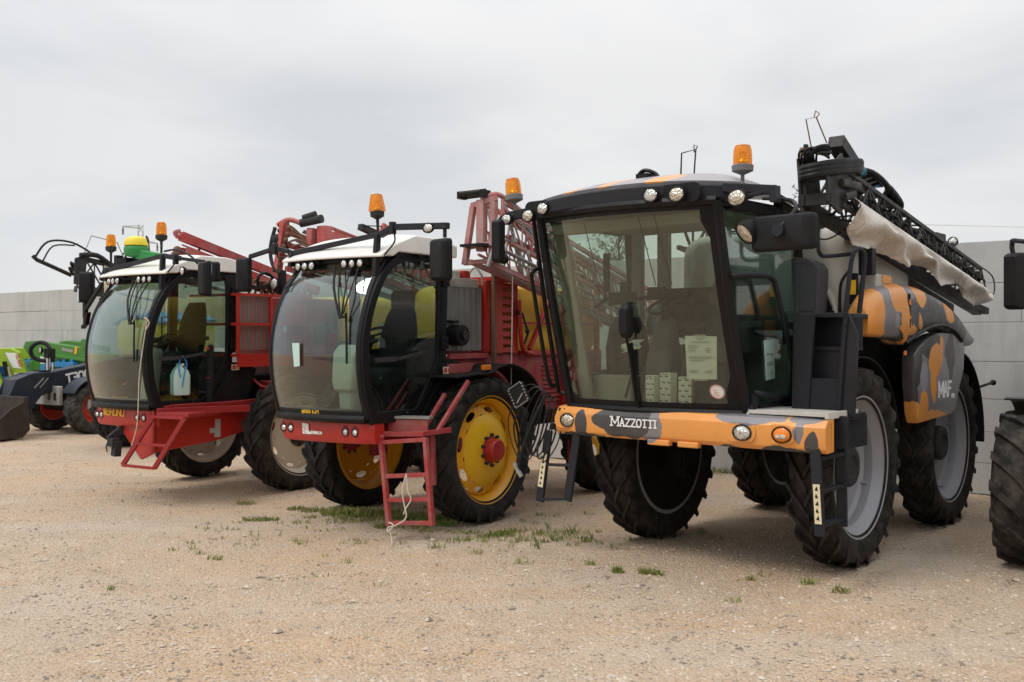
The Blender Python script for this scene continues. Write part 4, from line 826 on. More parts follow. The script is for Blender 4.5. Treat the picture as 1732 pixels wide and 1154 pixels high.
# ------------------------------------------------------------------ two red sprayers
def red_sprayer(loc, rz, label, kind):
    one = kind == 'gold'          # the nearer one with golden wheels
    T = thing('field_sprayer', label, 'field sprayer', loc, R(rz))
    cy = 0 if one else -.35; cz = 0 if one else -.03; cx = .04 if one else 0
    Q = lambda x, y, z: V(x + cx, y + cy, z + cz)
    # wheels
    if one:
        RO = .80; xf = lambda r: .045 + (.52-r)*.55
        prof = [(.505,.07),(.50,.055)]; rim = rim_mb(.585, .38, [(.535,.02),(.50,.055)], (.37,.50, 8, .042, .20, .2)) if False else None
        rim = rim_mb(.585, .38, [(.515,.0),(.49,.055)])
        disc_with_holes(rim, .385, .49, lambda r: .055 + (.49-r)*.42, 8, .032, .19, .2)
        rim.lathe([(.385,.099),(.34,.128),(.28,.15),(.21,.165),(.12,.17),(0,.17)], n=72, caps=False)
        bolts(rim, .47, .06, 16, .010, .02, .0)
        hub = MB(); hub.lathe([(.15,.15),(.15,.175),(.125,.18),(.122,.265),(.11,.285),(0,.29)], n=40)
        nuts = MB(); bolts(nuts, .165, .165, 10, .018, .04)
        w = make_wheel('w', T, rim, M['orangeyellow'], tyre_mb(RO, .40, .575, 21, .035, .05), M['tyre'], hub, M['red'], nuts)
        # the dished centre is a clearer yellow than the outer rim
        mb = MB(); mb.lathe([(.384,.101),(.34,.130),(.28,.152),(.21,.167),(.15,.172)], n=72, caps=False); mb.build('wheel_disc', M['yellow'], w)
        sp_ = [(.89,0,0),(-.87,.02,0),(.89,2.75,0),(-.87,2.75,0)]
    else:
        RO = .75; rim = rim_mb(.54, .38, [(.475,.0),(.46,.04)])
        disc_with_holes(rim, .38, .46, lambda r: .04 + (.46-r)*.2, 8, .022, .14, .3)
        rim.lathe([(.38,.056),(.26,.075),(.17,.08),(.15,.04),(0,.03)], n=72, caps=False); bolts(rim, .42, .05, 8, .012, .02)
        hub = MB(); hub.lathe([(.125,.03),(.125,.10),(.11,.12),(0,.12)], n=32); bolts(hub, .145, .07, 8, .02, .045)
        w = make_wheel('w', T, rim, M['cream'], tyre_mb(RO, .40, .53, 19, .038, .055), M['tyredusty'], hub, M['innerdark'])
        sp_ = [(1.02,0,0),(-1.10,.05,0),(1.0,2.75,0),(-1.0,2.75,0)]
    place_wheels(w, sp_, RO, T)
    # chassis
    mb = MB()
    for s in (-1, 1):
        mb.bar((s*.40, -1.1+cy, 1.0), (s*.40, 3.2, 1.0), .10, .2)
        for y in (0, 2.75): mb.box((s*.58, y, .9), (.12,.2,.55)); mb.bar((s*.45,y,1.05),(s*.75,y,RO),.14,.14)
    for y in (0, 2.75): mb.bar((-.6, y, 1.08), (.6, y, 1.08), .16, .16)
    mb.build('chassis', M['redchassis'], T, bevel=.01)
    mb = MB(); mb.box((0, 1.2, 1.28), (1.0, 3.2, .45)); mb.box((0,-.25,1.15),(1.0,.9,.25)); mb.build('engine_bay', M['underside'], T, bevel=.02)
    # bumper
    secs = []
    for i in range(25):
        u = -1 + i/12; x = .66*u; y = -1.56 + .05*abs(u)**2 + .07*max(0, abs(u)-.86)/.14; zb = .945 + .10*max(0, (-u-.80)/.2)**1.5 + .006*u; zt = 1.185
        secs.append([Q(x, y+.14, zb+.01), Q(x, y+.02, zb), Q(x, y, zb+.03), Q(x, y-.008, (zb+zt)/2), Q(x, y, zt-.03), Q(x, y+.025, zt), Q(x, y+.14, zt)])
    mb = MB(); mb.loft(secs); bu = mb.build('bumper', M['red'], T, bevel=.006)
    for x in (-.55, -.43, .36, .48):
        y = -1.56 + .05*(x/.66)**2; mb = MB(); mb.lathe([(.05,-.012),(.056,-.004),(.046,.0),(.044,.03)], c=Q(x, y, 1.07), axis='y', n=20); hb = mb.build('headlight_recess', M['reddark'], bu)
        lamp(hb, Q(x+.012, y-.006, 1.065), .036, 'headlight', 'lens', depth=.03)
    if one:
        mb = MB(); mb.prism([(p[0]+cx, p[1]) for p in ((-.215,1.02),(-.10,1.02),(-.105,1.045),(-.13,1.05),(-.135,1.125),(-.225,1.13))], 'y', -1.5745, -1.5705); lg = mb.build('logo', M['paper'], bu)
        mb = MB(); 
        for k in range(4): mb.box((-.195+cx+.018*(k%2), -1.5757, 1.09-.02*k), (.016,.002,.010))
        mb.build('logo_pattern', M['redfade'], lg)
        mb = MB(); letters(mb, 'omeco', (-.10+cx,-1.573,1.028), (1,0,0), (0,0,1), .042, .62, .2, .22); mb.build('lettering', M['whitetext'], bu)
    def bruno(parent, o, h):
        mb = MB(); letters(mb, 'BRUNQ', V(*o) + V(h*.8,0,0), (1,0,0), (0,0,1), h, .72, .22, .15, False, .003); [mb.bar(V(*o) + V(h*.62*a,0,0), V(*o) + V(h*.62*a,0,h), .1*h, .003, up=(0,1,0)) for a in (0,.33,.66,1)]; [mb.bar(V(*o) + V(0,-.0008,h*a), V(*o) + V(h*.62,-.0008,h*a), .1*h, .003, up=(0,1,0)) for a in (.05,.35,.65,.95)]; return mb.build('lettering', M['yellowtext'], parent)
    # belly plates
    if not one:
        mb = MB(); mb.prism([(-.28,.95),(.64,.95),(.64,.62),(.36,.52),(.02,.80)], 'y', -1.50+cy, -1.46+cy); mb.prism([(-1.50+cy,1.14),(-.45,1.16),(-.45,.80),(-.95,.70),(-1.50+cy,.62)], 'x', .60, .64); mb.build('belly_plate', M['red'], T, bevel=.008)
        bruno(bu, Q(-.33,-1.5725,1.075), .085)
        mb = MB(); mb.bar((.66,-1.75,1.12),(.70,-.2,1.14),.14,.13); mb.box((.62,-1.2,1.17),(.3,.9,.05)); mb.box((.70,-1.35,1.08),(.10,.7,.10)); mb.bar((.5,-.6,1.05),(.9,-.1,1.1),.12,.14); mb.build('side_step', M['redchassis'], T, bevel=.008)
        mb = MB(); P_ = [(-.98,.97),(-.90,.97),(-.90,.74),(-.99,.74),(-.99,.80),(-1.06,.80),(-1.06,.86),(-.98,.86)]; mb.prism(P_, 'x', .641, .645); mb.build('sticker_remains', M['greyplate'], T)
    # cab: bulged windscreen between two curved pillars
    PZ = [(1.20,-1.52),(1.45,-1.60),(1.75,-1.64),(2.0,-1.63),(2.3,-1.55),(2.55,-1.43),(2.80,-1.23)]
    def py(z):
        for a, b in zip(PZ[:-1], PZ[1:]):
            if z <= b[0]: 
                t = (z-a[0])/(b[0]-a[0]); return lerp(a[1], b[1], t)
        return PZ[-1][1]
    zs = [1.20 + 1.60*i/20 for i in range(21)]
    pys = [sum(py(min(2.8, max(1.2, z+d))) for d in (-.08,-.04,0,.04,.08))/5 for z in zs]
    def scr(u, j, off=0): return Q((.62)*u*(1-.05*max(0,(zs[j]-2.3)/.5)), pys[j] - .10*(1-u*u) - off, zs[j])
    side = [(pys[j], zs[j]) for j in range(21)]
    mb = MB()
    for s in (-1, 1): mb.tube([scr(s, j) + V(0,.02,0) for j in range(21)], .038, 8)
    mb.tube([scr(-1+i/6, 20) for i in range(13)], .04, 8); mb.tube([scr(-1+i/6, 0) for i in range(13)], .045, 8)
    for s in (-1, 1):
        mb.bar(Q(s*.64,-.36,2.86), Q(s*.64,-.40,1.75), .07, .12); mb.bar(Q(s*.64,-1.15,2.82), Q(s*.64,-.3,2.88), .07, .08)
        mb.prism([(p[0]+cy, p[1]+cz) for p in ((-1.50,1.20),(-1.50,1.15),(-.25,1.15),(-.02,1.72),(-.30,1.78),(-.46,1.72),(-.80,1.24))], 'x', s*.64+cx-.03, s*.64+cx+.03)
    mb.bar(Q(-.64,-.36,2.86), Q(.64,-.36,2.86), .07, .08); mb.bar(Q(-.64,-.36,1.6), Q(.64,-.36,1.6), .06, .5); mb.box(Q(0,-.85,1.17), (1.25,1.0,.06))
    secs = [[scr(-1+i/8, 0) + V(0, dy, dz) for dy, dz in ((.10,-.01),(-.0,-.01),(-.012,.07),(-.0,.09),(.10,.09))] for i in range(17)]
    mb.loft(secs)
    cab = mb.build('cab_frame', M['black'], T, bevel=.004)
    if one: bruno(cab, Q(-.16,-1.636,1.225), .045)
    mb = MB(); mb.shell([[scr(-.985+1.97*i/18, j) for i in range(19)] for j in range(1, 21)], .006); ws = mb.build('windscreen', M['glassB'], cab, ang=60)
    # door: curved frame with a cut rear corner
    outer = sp2([(-1.50,1.19),(-1.60,1.5),(-1.625,1.95),(-1.52,2.35),(-1.34,2.66),(-1.18,2.80)], 4) + sp2([(-1.02,2.86),(-.72,2.895),(-.48,2.90),(-.42,2.86)], 2) + sp2([(-.40,2.7),(-.40,2.2),(-.41,1.80)], 3) + [(-.46,1.68),(-.62,1.45),(-.78,1.22),(-.84,1.185)]
    cyy, czz = -.94, 2.03
    inner = [(cyy + (y-cyy)*.86, czz + (z-czz)*.905 + (0 if z > 1.4 else .0)) for y, z in outer]
    mb = MB(); mb.ring([(y+cy, z+cz) for y, z in outer], [(y+cy, z+cz) for y, z in inner], 'x', .635+cx, .675+cx); dr = mb.build('door', M['black'], cab, bevel=.008)
    mb = MB(); mb.prism([(y*1.0+cy, z+cz) for y, z in inner], 'x', .652+cx, .658+cx); mb.build('door_window', M['glassD'], dr)
    mb = MB()
    for y, z in ((-.36,2.62),(-.38,1.95)): mb.box(Q(.68,y,z), (.05,.10,.13)); mb.ball(Q(.71,y,z+.03),.016,8,6); mb.ball(Q(.71,y,z-.03),.016,8,6)
    mb.build('hinge', M['black'], dr, bevel=.01)
    mb = MB(); mb.ball(Q(.70,-.8,2.86),.018,8,6); mb.ball(Q(.70,-1.1,2.66),.014,8,6); mb.ball(Q(.70,-1.0,1.24),.014,8,6); mb.ball(Q(.7,-1.4,1.6),.012,8,6); mb.bar(Q(.69,-1.46,1.78),Q(.69,-1.15,1.79),.03,.045); mb.bar(Q(.71,-1.15,1.79),Q(.71,-.72,1.86),.02,.03); mb.build('door_handle', M['innerdark'], dr)
    mb = MB(); mb.prism([(y+cy, z+cz) for y, z in inner], 'x', -.66+cx, -.654+cx); mb.build('side_window', M['glassD'], cab)
    mb = MB(); mb.prism([(-.6+cx,1.9+cz),(.6+cx,1.9+cz),(.6+cx,2.82+cz),(-.6+cx,2.82+cz)], 'y', -.365+cy, -.36+cy); mb.build('rear_window', M['glassD'], cab)
    mb = MB(); mb.prism([(y+cy, z+cz) for y, z in ((-.20,1.15),(-.80,1.15),(-.46,1.60),(-.02,1.64))], 'x', .69+cx, .70+cx); mb.build('corner_panel', M['black'], cab, bevel=.004)
    mb = MB(); mb.prism(rbox((-.36+cy, 1.655+cz), (.12,.075), .01, 2), 'x', .676+cx+.02, .70+cx); s1 = mb.build('warning_sticker', M['ivory'], cab)
    mb = MB(); mb.lathe([(.022,.0),(.03,.002)], c=Q(.701,-.385,1.655), n=16); mb.box(Q(.702,-.335,1.655),(.002,.015,.035)); mb.build('pictogram', M['redink'], s1)
    if not one:
        mb = MB(); mb.prism(rbox((-.36+cy, 1.78+cz), (.085,.12), .008, 2), 'x', .69+cx, .70+cx); s1 = mb.build('white_sticker', M['paper'], cab); mb = MB(); mb.bar(Q(.701,-.34,1.75),Q(.701,-.34,1.81),.03,.003); mb.build('sticker_print', M['ink'], s1)
    # roof
    def rf(u, v):
        y = lerp(-1.50 + .10*u*u, -.18, v); ed = abs(u)**4
        z = 2.83 + .25*min(1, v/.42)**.8*(1 - .10*ed) - .06*max(0, v-.75)/.25
        return Q(.72*u*(1 - .02*v), y, z)
    mb = MB(); top = [[rf(-1+i/10, j/14) for i in range(21)] for j in range(15)]
    bot = [[V(p.x*1.0, p.y, min(p.z-.03, (2.82 if j < 3 else 2.87)+cz)) for p in r] for j, r in enumerate(top)]
    nx, ny = 21, 15; o = nx*ny; fs = [(j*nx+i, j*nx+i+1, (j+1)*nx+i+1, (j+1)*nx+i) for j in range(ny-1) for i in range(nx-1)]; fs += [tuple(o+q for q in f[::-1]) for f in fs]
    for j in range(ny-1):
        for i in (0, nx-1): fs.append((j*nx+i, (j+1)*nx+i, o+(j+1)*nx+i, o+j*nx+i))
    for i in range(nx-1):
        for j in (0, ny-1): fs.append((j*nx+i, j*nx+i+1, o+j*nx+i+1, o+j*nx+i))
    mb.add(sum(top, []) + sum(bot, []), fs); rfo = mb.build('roof', M['white'], T, bevel=.018, ang=50, seg=3)
    mb = MB(); mb.box(Q(0,-.85,2.79),(1.22,.95,.05)); mb.box(Q(0,-1.22,2.765),(1.15,.12,.09)); mb.build('roof_lining', M['innerdark'], cab, bevel=.015)
    for x in (-.42,-.31,-.20,.26,.36,.46): lamp(rfo, Q(x, -1.42 - .05*(1-(x/.6)**2), 2.745), .041, 'work_light', 'lens', depth=.05)
    mb = MB(); mb.bar(Q(-.47,-1.36,2.79),Q(-.14,-1.40,2.79),.025,.03); mb.bar(Q(.2,-1.40,2.79),Q(.5,-1.36,2.79),.025,.03); mb.build('lamp_bar', M['black'], rfo)
    mb = MB()   # wipers fan
    for k, (xa, xb) in enumerate(((.12,.43),(.20,.44),(.34,.46),(.45,.47))): mb.tube([Q(xa,-1.44,2.72), Q((xa+xb)/2+.02*k,-1.62,2.50), Q(xb,-1.70,2.22)], .008 if k else .013, 6, 3)
    mb.tube([Q(.48,-1.66,2.24),Q(.52,-1.69,2.0),Q(.52,-1.69,1.75)], .012, 6, 2); mb.tube([Q(.42,-1.69,2.20),Q(.50,-1.68,2.21)], .014, 6); mb.build('wiper', M['black'], ws)
    # mirror bar across the roof, arms, mirrors, beacon
    mb = MB(); yb = -1.36
    mb.bar(Q(-.62,yb,2.90), Q(.66,yb,3.03), .05, .05); mb.bar(Q(.64,yb-.02,3.03), Q(.60,-1.37,2.62), .05, .06); mb.bar(Q(-.60,yb,2.93), Q(-.60,yb-.02,2.76), .05, .06)
    mb.bar(Q(.66,yb,3.02), Q(.84,yb,3.09) if one else Q(.95,yb,2.98), .06, .06)
    if one: mb.bar(Q(.84,yb,3.09), Q(1.52,yb,3.06), .06, .06); mb.bar(Q(1.48,yb,3.07), Q(1.48,yb,2.95), .03, .03)
    else: mb.bar(Q(.95,yb,2.98), Q(1.42,yb,2.92), .04, .04); mb.tube([Q(.64,yb,3.08),Q(.95,yb-.02,3.08),Q(1.2,yb,2.98),Q(1.3,yb,2.9)], .014, 6, 3)
    mb.bar(Q(-.64,yb,2.92), Q(-.86,yb,2.97) if one else Q(-.75,yb,2.78), .05, .05); mb.bar(Q(-.86,yb,2.97) if one else Q(-.72,yb,2.74), Q(-1.27,yb,2.90) if one else Q(-1.12,yb,2.40), .045, .045); 
    if one: mb.bar(Q(-1.27,yb,2.92), Q(-1.30,yb,2.78), .03, .03)
    for x, z in ((.84,3.08),(-.85,2.96)) if one else ((.9,2.97),): mb.box(Q(x,yb-.02,z),(.05,.06,.12))
    ba = mb.build('mirror_bar', M['charcoal'], T, bevel=.006)
    mb = MB(); mb.tube([Q(.84,yb,3.04),Q(.80,yb+.05,2.95),Q(.72,yb,2.83),Q(.66,yb,2.76)], .009, 5, 4)
    if one: mb.tube([Q(-.85,yb,2.95),Q(-.82,yb,2.87),Q(-.72,yb,2.86),Q(-.66,yb,2.8)], .009, 5, 4)
    mb.tube([Q(-.4,-1.43,2.72),Q(-.5,-1.46,2.58),Q(-.56,-1.5,2.52)], .009, 5, 3); mb.build('lamp_cable', M['hose'], ba)
    if one:
        mirror_head(T, Q(1.47,yb,2.74), (.26,.40,.10), -.25); mirror_head(T, Q(-1.37,yb,2.70), (.17,.38,.07), .55)
        lamp(ba, Q(1.30,yb-.03,3.05), .045, 'clearance_light', 'lens', depth=.05, sx=1.3)
    else:
        mirror_head(T, Q(1.50,yb,2.72), (.22,.40,.09), -.25); mirror_head(T, Q(1.24,yb+.25,2.82), (.2,.24,.08), .5); mirror_head(T, Q(-1.10,yb,2.70), (.19,.40,.05), .75)
        lamp(ba, Q(1.08,yb-.05,2.82), .05, 'clearance_light', 'lens', depth=.05, sx=.8)
        mb = MB(); mb.box(Q(-1.22,yb,2.60),(.10,.05,.20)); mb.bar(Q(-1.16,yb,2.50),Q(-1.16,yb,2.30),.03); mb.bar(Q(-1.12,yb,2.52),Q(-1.12,yb,2.22),.05); mb.prism([(-1.18+cx,2.12),(-1.08+cx,2.18),(-1.03+cx,2.34),(-1.06+cx,2.34),(-1.12+cx,2.20),(-1.19+cx,2.16)], 'y', yb+cy-.03, yb+cy+.03); mb.build('mirror_bracket', M['black'], T, bevel=.005)
        mb = MB(); mb.box(Q(-1.225,yb-.03,2.60),(.08,.006,.17)); mb.build('mirror_glass', M['mirror'], T)
    beacon(T, Q(.62,yb,3.20) if one else Q(.58,yb,3.22), .23 if one else .22, .062, square=one, tilt=(-.06,0) if one else (0,0), stem=.16)
    if not one: beacon(T, Q(-.62,-1.30,3.15), .22, .06, stem=.22)
    # cab interior
    if one:
        seat(cab, Q(.30,-.72,1.58), 'headrest'); mb = MB()
        mb.loft([[Q(.13,-1.22,0) + V(p[0], p[1]+dy, z) for p in rbox((0,0), (w_, d_), .05, 4)] for z, w_, d_, dy in ((1.22,.20,.18,.0),(1.44,.23,.2,.0),(1.47,.28,.24,-.02),(1.56,.32,.26,-.02),(1.85,.34,.24,-.0),(1.93,.27,.18,.02))]); mb.build('dashboard', M['console'], cab, bevel=.01)
        steering(cab, Q(.25,-1.15,1.85), Q(.26,-1.06,2.02), .19, .5)
        mb = MB(); mb.box(Q(-.33,-1.05,2.2),(.12,.05,.30)); mb.box(Q(-.45,-1.1,2.05),(.18,.04,.22)); mb.box(Q(.5,-.45,1.75),(.2,.25,.5)); mb.bar(Q(.38,-1.1,1.5),Q(.42,-.5,1.58),.06,.04); mb.tube([Q(-.2,-1.2,1.3),Q(-.15,-1.2,1.9),Q(.2,-1.15,1.95),Q(.5,-1.15,2.0)], .014, 6, 3); mb.build('cab_controls', M['innerdark'], cab)
        mb = MB(); mb.box(Q(.0,-.42,2.0),(.45,.02,.34)); mb.build('notice_board', M['paper'], cab)
    else:
        seat(cab, Q(.22,-.70,1.75)); mb = MB()
        mb.loft([[Q(.1,-1.2,0) + V(p[0]+dx_, p[1], z) for p in rbox((0,0), (w_, .18), .05, 4)] for z, w_, dx_ in ((1.22,.22,-.02),(1.45,.2,0),(1.7,.18,.06),(1.85,.2,.09),(1.9,.14,.1))]); mb.build('dashboard', M['console'], cab)
        steering(cab, Q(.22,-1.15,1.85), Q(.24,-1.05,2.02), .19, .5)
        mb = MB(); mb.box(Q(-.15,-.9,2.0),(.4,.06,.08)); mb.box(Q(-.2,-.95,1.8),(.22,.1,.2)); mb.box(Q(-.42,-1.05,1.75),(.06,.05,.26)); mb.bar(Q(.5,-1.1,1.6),Q(.5,-.5,1.6),.05,.04); mb.tube([Q(-.1,-.9,1.9),Q(-.1,-.9,2.3),Q(-.0,-.9,2.3)], .01, 5); mb.build('cab_controls', M['innerdark'], cab)
    # rear body
    if one:
        mb = MB(); mb.box((.57,.10,2.18),(.10,.80,.72)); gr = mb.build('radiator_box', M['reddark'], T, bevel=.02)
        mb = MB(); rows = []
        for i in range(49):
            x_ = -.28 + .66*i/48; rows.append([(.622+.028*abs(((i*3) % 24)-12)/12 + .004*sin(i*1.7), x_, z) for z in (1.86, 2.55)])
        mb.grid([list(q) for q in rows]); mb.box((.57,.07,2.555),(.12,.74,.03)); mb.build('radiator_screen', M['grille'], gr, ang=20)
        mb = MB(); mb.tube([(.62,-.14,2.03),(.80,-.14,2.03)], .115, 24); mb.tube([(.62,-.14,2.03),(.83,-.14,2.03)], .05, 12); mb.box((.66,-.16,2.18),(.1,.12,.03)); ai = mb.build('air_intake', M['black'], T, bevel=.01)
        mb = MB(); mb.tube([(.832,-.14+.035*cos(a),2.03+.045*sin(a)) for a in [2*pi*k/14 for k in range(15)]], .004, 5); mb.bar((.832,-.165,2.0),(.832,-.11,2.06),.006); mb.build('intake_mark', M['greytrim'], ai)
        mb = MB(); mb.prism([(.44,1.84),(.50,1.80),(1.06,1.80),(1.06,2.66),(.44,2.66)], 'x', .66, .69); 
        mb = MB(); P_ = []
        N_ = 9   # slotted red panel: bars between two uprights
        mb.prism([(.52,1.82),(.74,1.82),(.72,2.66),(.54,2.66)], 'x', .66, .70); mb.prism([(.94,1.82),(1.04,1.82),(1.04,2.66),(.94,2.66)], 'x', .66, .70)
        for k in range(N_): mb.box((.68, .84, 1.86+.094*k), (.038, .22, .058))
        mb.prism([(.40,1.84),(.52,1.84),(.50,2.66),(.43,2.66)], 'x', .58, .68); mb.box((.5,.8,2.68),(.5,.6,.05)); mb.build('slotted_panel', M['red'], T, bevel=.004)
        mb = MB(); mb.bar((.74,.50,1.62),(.74,.50,2.80),.045,.045); mb.build('support_post', M['rust'], T)
        mb = MB(); mb.prism([(-.30,1.80),(1.2,1.82),(1.2,1.83),(3.1,1.83),(3.1,1.10),(.9,1.10),(.6,1.45),(-.30,1.45)], 'x', .45, .66); mb.box((.68,.1,1.80),(.05,.7,.06)); mb.prism([(-.32,1.72),(.1,1.72),(.0,1.58),(-.32,1.62)], 'x', .66, .76)
        for k in range(9): mb.box((.668, 1.85+.0*k, 1.22+.055*k), (.02,.45,.02))
        mb.build('body_side', M['redold'], T, bevel=.008)
        mb = MB(); secs = [[(x, p[0], p[1]) for p in rbox((1.85,2.22), (2.6*s_, .85*s_), .28*s_, 6)] for x, s_ in ((-.62,.86),(-.56,.97),(-.45,1),(.45,1),(.56,.97),(.62,.86))]; mb.loft(secs); mb.lathe([(.2,0),(.2,.06),(.18,.08),(0,.09)], c=(0,1.8,2.64), axis='z', n=24); mb.build('tank', M['yellowtank'], T, ang=50)
        mb = MB(); mb.bar((.70,1.28,1.86),(.70,1.85,2.62),.05,.05); mb.bar((.70,1.1,2.18),(.70,2.9,2.18),.03,.03); mb.bar((.68,1.1,1.82),(.68,3.0,1.82),.05,.06); mb.bar((.70,2.05,1.1),(.70,2.05,2.6),.05,.05); mb.bar((.70,2.9,1.1),(.70,2.9,2.75),.06,.06); mb.bar((-.7,2.9,1.1),(-.7,2.9,2.75),.06,.06)
        mb.tube([(.74,1.0,2.45),(.74,1.06,1.95),(.74,1.16,1.84),(.74,1.3,1.82)], .03, 8, 4); mb.build('tank_frame', M['red'], T, bevel=.004)
        mb = MB(); mb.tube([(.72,1.10,2.3),(.78,1.12,2.1),(.76,1.16,2.05),(.74,1.1,1.9)], .014, 6, 4); mb.ball((.78,1.12,2.08),.03); mb.ball((.74,.98,2.3),.03); mb.build('hose_valve', M['hose'], T)
        mb = MB(); mb.shell([[(x, y, z) for x in (.68,.88,1.08)] for y, z in sp2([(-.60,1.60),(-.25,1.62),(.0,1.63),(.12,1.68),(.35,1.715),(.6,1.66),(.85,1.52),(1.03,1.28),(1.12,1.0)], 4)], .015); mb.bar((.7,.1,1.3),(.85,.1,1.62),.06,.06); fd = mb.build('mudguard', M['plastic'], T)
        mb = MB(); mb.box((1.0,-.0,1.68),(.05,.13,.06)); mb.build('side_marker', M['amber'], fd, bevel=.008)
        # small step at the rear
        mb = MB(); mb.bar((.80,2.05,1.0),(.85,1.95,.40),.03); mb.bar((.80,2.45,1.0),(.85,2.5,.28),.03); mb.bar((.85,1.95,.42),(.85,2.5,.30),.03); mb.bar((.82,2.0,.7),(.82,2.48,.66),.03); mb.build('rear_step', M['reddark'], T)
        mb = MB(); mb.box((.45,.2,2.62),(.3,.4,.10)); mb.tube([(.5,.3,2.7),(.62,.3,2.8),(.68,.35,2.7),(.66,.38,2.6)], .014, 6, 4); mb.lathe([(.09,0),(.09,.08),(.07,.1),(0,.1)], c=(.45,.1,2.67), axis='z', n=16); tp_ = mb.build('top_cover', M['tank'], T, bevel=.02)
        mb = MB(); mb.box((.15,-.15,2.80),(.28,.12,.05), (.2,.1,0)); mb.box((.5,.25,2.72),(.1,.12,.09)); mb.build('red_cap', M['red'], tp_, bevel=.01)
        mb = MB(); mb.lathe([(.03,0),(.04,.08),(.04,.16)], c=(.68,-.30,2.60), axis='z', n=12); mb.build('side_marker', M['amber'], T)
    else:
        mb = MB(); mb.box((.2,.55,2.15),(1.0,1.0,.8)); mb.box((.3,.8,1.62),(.9,1.2,.3)); gr = mb.build('body', M['reddark'], T, bevel=.02)
        mb = MB()
        for z in (1.78, 2.18, 2.56): mb.bar((.80,-.75,z),(.80,.35,z),.035,.035); mb.bar((-.2,-.75,z),(.80,-.75,z),.035,.035)
        for y in (-.75,-.22,.0,.35): mb.bar((.80,y,1.76),(.80,y,2.57),.035,.035)
        mb.bar((.80,-.75,1.70),(.80,.35,1.70),.03,.14)
        for k in range(9): mb.bar((.80,-.2,1.84+.036*k),(.80,.32,1.84+.036*k),.006); 
        for k in range(9): mb.bar((.80,-.18+.055*k,1.8),(.80,-.18+.055*k,2.16),.006)
        for k in range(12): mb.bar((.80,-.72+.042*k,1.8),(.80,-.72+.042*k,2.54),.005)
        mb.box((.80,.17,2.37),(.02,.36,.36)); mb.build('guard_cage', M['red'], T)
        mb = MB(); mb.box((.74,-.45,2.2),(.02,.5,.7)); mb.build('radiator_screen', M['grille'], T)
        mb = MB(); mb.box((.822,.0,2.12),(.006,.05,.08)); mb.build('yellow_label', M['ivory'], T)
        mb = MB(); r7 = random.Random(9)
        for k in range(9): y = -.5+.1*k; mb.tube([(.7,y,2.58),(.72,y+.05,2.7+.1*r7.random()),(.7,y+.2,2.72),(.66,y+.3,2.6)], .018, 6, 4)
        mb.build('top_hoses', M['rust'], T)
        mb = MB(); mb.tube([(.72,-.35,2.62),(.74,-.38,2.80),(.74,-.25,2.86),(.74,-.12,2.78),(.74,-.1,2.62)], .022, 8, 4); mb.bar((.76,0,2.55),(.76,0,2.90),.09,.07); mb.bar((.7,-.1,2.92),(.76,.02,2.88),.05,.06); mb.bar((.75,-.6,2.66),(.75,.1,2.68),.04,.05); mb.build('valve_block', M['black'], T)
        lamp(T, (.80,-.17,2.72), .075, 'work_light', 'lens', d=(.3,-1,0), depth=.05, sx=.7)
        mb = MB(); mb.box((.4,1.9,2.2),(1.1,1.6,.8)); mb.build('tank', M['yellowtank'], T, bevel=.15, seg=4)
        mb = MB(); mb.box((.72,-.05,1.35),(.3,.35,.16)); mb.bar((.6,-.3,1.2),(.9,.3,1.25),.08,.1); mb.tube([(.6,-.4,1.5),(.8,-.3,1.35),(.75,.1,1.5),(.9,.3,1.4)], .02, 6, 4); mb.box((.7,.3,1.2),(.2,.3,.3)); mb.build('hydraulic_block', M['redchassis'], T, bevel=.01)
    return T, cab, Q

B, cabB, QB = red_sprayer((-1.1, 11.4, 0), -35, 'red sprayer with golden yellow wheels, a white roof and one square orange beacon', 'gold')
C, cabC, QC = red_sprayer((-3.69, 13.8, 0), -37, 'red sprayer with cream wheel rims and a green and yellow receiver on its roof', 'cream')

# ---- ladder, booms and loose items of the golden wheeled sprayer
mb = MB()
mb.bar((.70,-1.35,.98),(.78,-1.32,.14),.045,.05); mb.bar((1.13,-1.18,1.02),(1.20,-1.16,.16),.045,.05)
for t in (.02,.42,.70,.97): mb.bar(V(.70,-1.35,.98).lerp(V(.78,-1.32,.14), t), V(1.13,-1.18,1.02).lerp(V(1.20,-1.16,.16), t), .04, .04)
for k in range(5): mb.bar((.62+.02*k,-1.30+.085*k,1.04),(1.06+.02*k,-1.13+.085*k,1.05),.022,.025)
mb.bar((.58,-1.30,1.08),(.72,-1.36,1.0),.05,.05); mb.bar((.62,-1.32,1.03),(.72,-.92,1.05),.03,.05); mb.bar((1.06,-1.14,1.05),(1.14,-.8,1.07),.03,.05); mb.bar((.62,-1.32,1.04),(1.08,-1.14,1.05),.04,.05)
mb.bar((.95,-1.0,1.07),(.95,-.65,1.42),.035,.035); mb.bar((1.10,-.95,1.07),(1.10,-.45,1.55),.04,.04); mb.bar((.95,-.85,1.0),(.97,-.85,.5),.04,.04)
ldB = mb.build('ladder', M['redold'], B, bevel=.004)
mb = MB(); mb.box((.82,-1.08,1.12),(.42,.03,.12), (0,0,R(22))); mb.build('step_plate', M['redfade'], B, bevel=.004)
mb = MB(); mb.box((.82,-1.06,1.20),(.46,.12,.025), (0,0,R(22))); mb.build('step_tread', M['steel'], B)
